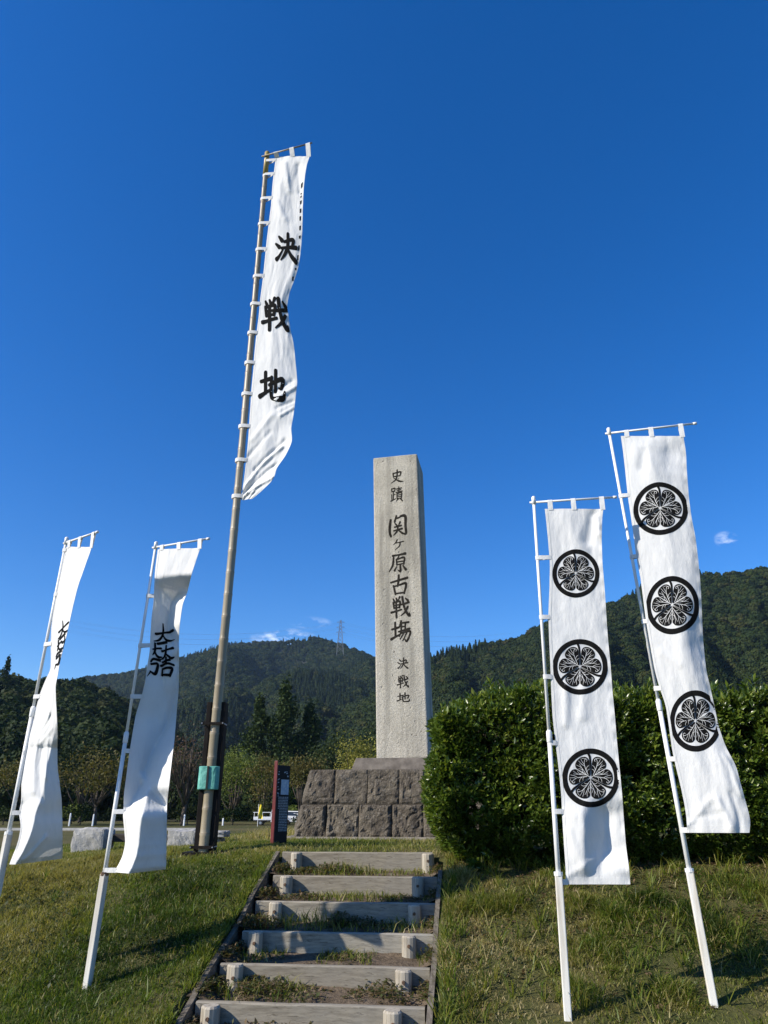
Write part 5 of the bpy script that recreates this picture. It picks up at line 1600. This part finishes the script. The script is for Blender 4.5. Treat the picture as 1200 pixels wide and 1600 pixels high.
# ------------------------------------------------------------------ grass
def blades(P, h, w, lean, seed, tint):
    rr = np.random.default_rng(seed); n = len(P)
    g = rr.random(n) * 6.2832; d = np.stack([np.cos(g), np.sin(g), np.zeros(n)], 1)
    side = np.stack([-np.sin(g), np.cos(g), np.zeros(n)], 1)
    tw = rr.random(n) * 6.2832; fc = np.stack([np.cos(tw), np.sin(tw), np.zeros(n)], 1)
    h = h[:, None]; w = w[:, None]; lean = lean[:, None]
    up = np.array([0, 0, 1.0])
    mid = P + up * h * .55 + d * h * lean * .35
    tip = P + up * h * (1 - lean * .35) + d * h * lean
    V = np.stack([P - fc * w, P + fc * w, mid + fc * w * .75, mid - fc * w * .75, tip], 1).reshape(-1, 3)
    o_ = np.arange(n)[:, None] * 5
    F = np.concatenate([o_ + [0, 1, 2, 3], o_ + [3, 2, 4]], 1).ravel()
    S = np.tile([4, 3], n)
    return V, F, S, np.repeat(tint, 5)


def grass_patch(name, n, a0, a1, b0, b1, seed, fn):
    rr = np.random.default_rng(seed)
    a = rr.uniform(a0, a1, n); b = b0 + (b1 - b0) * rr.random(n)
    x = O0[0] + a * RX[0] + b * FY[0]; y = O0[1] + a * RX[1] + b * FY[1]
    keep, h, w, lean, tint = fn(rr, a, b, x, y)
    x, y, h, w, lean, tint = [q[keep] for q in (x, y, h, w, lean, tint)]
    z = gz(x, y) - .008
    V, F, S, tt = blades(np.stack([x, y, z], 1), h, w, lean, seed + 1, tint)
    return stuff(fast_mesh(name, V, F, S, M['grass'], None, {'tint': tt}))


def in_view(x, y, m=.35): return np.abs(x) < y * .62 + m


def g_left(rr, a, b, x, y):
    n = len(a); cl = fbm(x * 1.7, y * 1.7, 4, 40); c2 = fbm(x * 6, y * 6, 3, 44); dry = fbm(x * .9 + 3, y * .9, 4, 48)
    keep = in_view(x, y) & (rr.random(n) < .35 + 1.3 * (c2 - .2)) & ~((x > -2.45) & (x < -1.7) & (np.abs(y - 9.0) < .28))
    h = (.036 + .115 * np.clip(cl - .25, 0, 1)) * rr.uniform(.55, 1.35, n) * (1.0 + .9 * np.clip((c2 - .55) * 5, 0, 1)); h = np.where(b > .3, h * .75, h)
    tint = np.clip(.52 + (dry - .45) * 1.8 + rr.normal(0, .13, n), 0, .8)
    tint = np.where(rr.random(n) < .06, rr.uniform(.75, 1, n), tint)
    return keep, h, rr.uniform(.0018, .0040, n), rr.uniform(.2, 1.1, n), tint


def g_right(rr, a, b, x, y):
    n = len(a); c2 = fbm(x * 3.2, y * 3.2, 4, 54); dry = fbm(x * 1.3, y * 1.3, 4, 58)
    keep = in_view(x, y) & (rr.random(n) < np.clip((c2 - .30) * 3.8, .12, 1)) & ~((y > 7.75) & (x > .95) & (rr.random(n) < .85))
    tall = np.clip((c2 - .52) * 6, 0, 1)
    h = (.035 + .10 * tall) * rr.uniform(.5, 1.5, n)
    tint = np.clip(.60 + (dry - .45) * 2.2 - .22 * tall + rr.normal(0, .15, n), 0, 1)
    tint = np.where(rr.random(n) < .12, rr.uniform(.8, 1, n), tint)
    return keep, h, rr.uniform(.0018, .0042, n), rr.uniform(.3, 1.3, n), tint


grass_patch('grass', 340000, -5.8, -.90, -4.3, 2.2, 60, g_left)
grass_patch('grass', 200000, .91, 5.2, -4.3, .15, 62, g_right)


def g_top(rr, a, b, x, y):
    n = len(a); dry = fbm(x * .9, y * .9, 4, 66)
    inb = (np.abs(a - MA) < 1.76) & (np.abs(b - MBK) < 1.76)
    keep = in_view(x, y) & ~inb
    h = rr.uniform(.03, .085, n)
    tint = np.clip(.58 + (dry - .45) * 1.2 + rr.normal(0, .15, n), 0, 1)
    return keep, h, rr.uniform(.0025, .005, n), rr.uniform(.3, 1.1, n), tint


grass_patch('grass', 60000, -7.5, 1.6, .05, 9.5, 64, g_top)


def tussocks(name, pts, per, hmin, hmax, seed, tint, wmax=.006, leanmax=1.3):
    rr = np.random.default_rng(seed); P = []; 
    for (x, y) in pts:
        k = int(per * rr.uniform(.5, 1.3)); P.append(np.stack([x + rr.normal(0, .018, k), y + rr.normal(0, .018, k)], 1))
    P = np.concatenate(P); n = len(P); z = gz(P[:, 0], P[:, 1]) - .01
    V, F, S, tt = blades(np.column_stack([P, z]), rr.uniform(hmin, hmax, n), rr.uniform(.0025, wmax, n), rr.uniform(.3, leanmax, n), seed, np.clip(rr.normal(tint, .14, n), 0, 1))
    return stuff(fast_mesh(name, V, F, S, M['grass'], None, {'tint': tt}))


rr = np.random.default_rng(90)
pts = [W(rr.uniform(.95, 4.6), rr.uniform(-4.0, -.1))[:2] for _ in range(380)]
tussocks('grass', pts, 12, .10, .24, 91, .52)
pts = [W(rr.uniform(.95, 4.6), rr.uniform(-4.0, -.1))[:2] for _ in range(420)]
tussocks('grass', pts, 3, .08, .22, 97, .74, .006, 1.6)
pts = [W(rr.uniform(-5.2, -.98), rr.uniform(-4.0, .1))[:2] for _ in range(420)]
tussocks('grass', pts, 3, .06, .14, 98, .66, .005, 1.6)
pts = [W(.94 + abs(rr.normal(0, .06)), rr.uniform(-4.0, -.6))[:2] for _ in range(60)]
tussocks('grass', pts, 12, .10, .22, 95, .5)
pts = [W(rr.uniform(-5.2, -.98), rr.uniform(-4.0, -.1))[:2] for _ in range(70)]
tussocks('grass', pts, 11, .08, .18, 92, .36)
pts = []
for _ in range(150):
    b_ = rr.uniform(-4.0, .1); pts.append(W(-.845 - .015 * (b_ + 4) - abs(rr.normal(0, .025)), b_)[:2])
tussocks('grass', pts, 13, .05, .13, 96, .45, .005)
# reddish dry stalks beyond the crest, between pole and sign
pts = [(rr.uniform(-2.25, -1.5), rr.uniform(11.5, 14.5)) for _ in range(70)]
tussocks('dry_grass', pts, 10, .10, .26, 93, .95, .006, .8)


# ------------------------------------------------------------------ weeds on the steps and bank
def weeds(name, P, size, seed, tint, flat=.6):
    rr = np.random.default_rng(seed); P = np.asarray(P); n = len(P)
    ax = rand_dirs(rr, n); ax[:, 2] = np.abs(ax[:, 2]) * flat; ax /= np.linalg.norm(ax, axis=1, keepdims=True)
    w = np.cross(ax, [0, 0, 1]); w /= np.linalg.norm(w, axis=1, keepdims=True) + 1e-6; nn_ = np.cross(w, ax)
    L_ = size * rr.uniform(.5, 1.4, (n, 1)); wd = L_ * rr.uniform(.15, .34, (n, 1))
    mid = P + ax * L_ * .5; tip = P + ax * L_ - nn_ * L_ * .2
    V = np.stack([P, mid + w * wd, tip, mid - w * wd], 1).reshape(-1, 3)
    return stuff(fast_mesh(name, V, np.arange(len(V)), np.full(n, 4), M['weed'], None, {'tint': np.repeat(np.clip(rr.normal(tint, .2, n), 0, 1), 4)}))


P = []; Pd = []; BL_P = []; BL_h = []
for i in range(1, 7):
    zs = STEP_Z[i]; bf = STEP_B[i - 1]
    for _ in range(125):
        a = rr.uniform(-.84, .84); cl = vnoise(a * 3.2 + i * 4.7, i * 1.9, 3)
        if cl < .22: continue
        b = bf - abs(rr.normal(0, .19)) - .01 - (.10 if abs(a - STEP_P[i - 1][0]) < .07 or abs(a - STEP_P[i - 1][1]) < .07 else 0)
        k = int(8 + 40 * max(cl - .3, 0)); hh = .02 + .15 * max(cl - .35, 0)
        for _ in range(k):
            p = W(a + rr.normal(0, .03), max(b + rr.normal(0, .025), STEP_B[i] + .07), zs - .01 + rr.uniform(0, hh))
            (P if rr.random() < .55 else Pd).append(p)
    for _ in range(130):
        sd_ = -1 if rr.random() < .65 else 1
        a = -.80 + abs(rr.normal(0, .035)) if sd_ < 0 else .85 - abs(rr.normal(0, .03)); b = rr.uniform(STEP_B[i] + .07, bf - .01)
        for _ in range(5): (P if rr.random() < .6 else Pd).append(W(a + rr.normal(0, .02), b + rr.normal(0, .02), zs + (.02 if sd_ < 0 else .02) + rr.uniform(0, .06)))
    for _ in range(700):
        a = rr.uniform(-.85, .85); cl = vnoise(a * 2.6 + i * 9.1, i * 2.3, 7)
        b = max(bf - abs(rr.normal(0, .19)) - .012, STEP_B[i] + .07)
        if cl > .24: BL_P.append(W(a, b, zs - .015)); BL_h.append(rr.uniform(.03, .06 + .20 * max(cl - .36, 0)))
weeds('step_weed', P, .034, 120, .48)
weeds('step_weed', Pd, .032, 121, .74)
n = len(BL_P); V, F, S, tt = blades(np.array(BL_P), np.array(BL_h) * 1.6, rr.uniform(.002, .005, n), rr.uniform(.2, 1.2, n), 122, np.clip(rr.normal(.58, .22, n), 0, 1))
stuff(fast_mesh('step_grass', V, F, S, M['grass'], None, {'tint': tt}))
# broad leaves scattered through the bank
def bank_pts(n, a0, a1, b0, b1, thr, seed):
    q = np.random.default_rng(seed); a = q.uniform(a0, a1, n); b = q.uniform(b0, b1, n); p = O0 + a[:, None] * RX + b[:, None] * FY
    k = fbm(p[:, 0] * 2.2, p[:, 1] * 2.2, 4, seed) > thr; p = p[k]
    return np.column_stack([p, gz(p[:, 0], p[:, 1]) + q.uniform(0, .05, len(p))])
weeds('clover', bank_pts(26000, -5, -.93, -4.2, .1, .52, 130), .032, 131, .25, .8)
weeds('clover', bank_pts(9000, .95, 4.6, -4.2, 0, .54, 133), .036, 134, .35, .8)
# dead leaves under the hedge
weeds('leaf_litter', bank_pts(5000, .95, 4.8, -4.0, .2, .47, 138) - [0, 0, .02], .04, 139, .95, .3)
weeds('leaf_litter', bank_pts(9000, .95, 5.2, -1.6, .6, .30, 136) - [0, 0, .02], .035, 137, .92, .35)
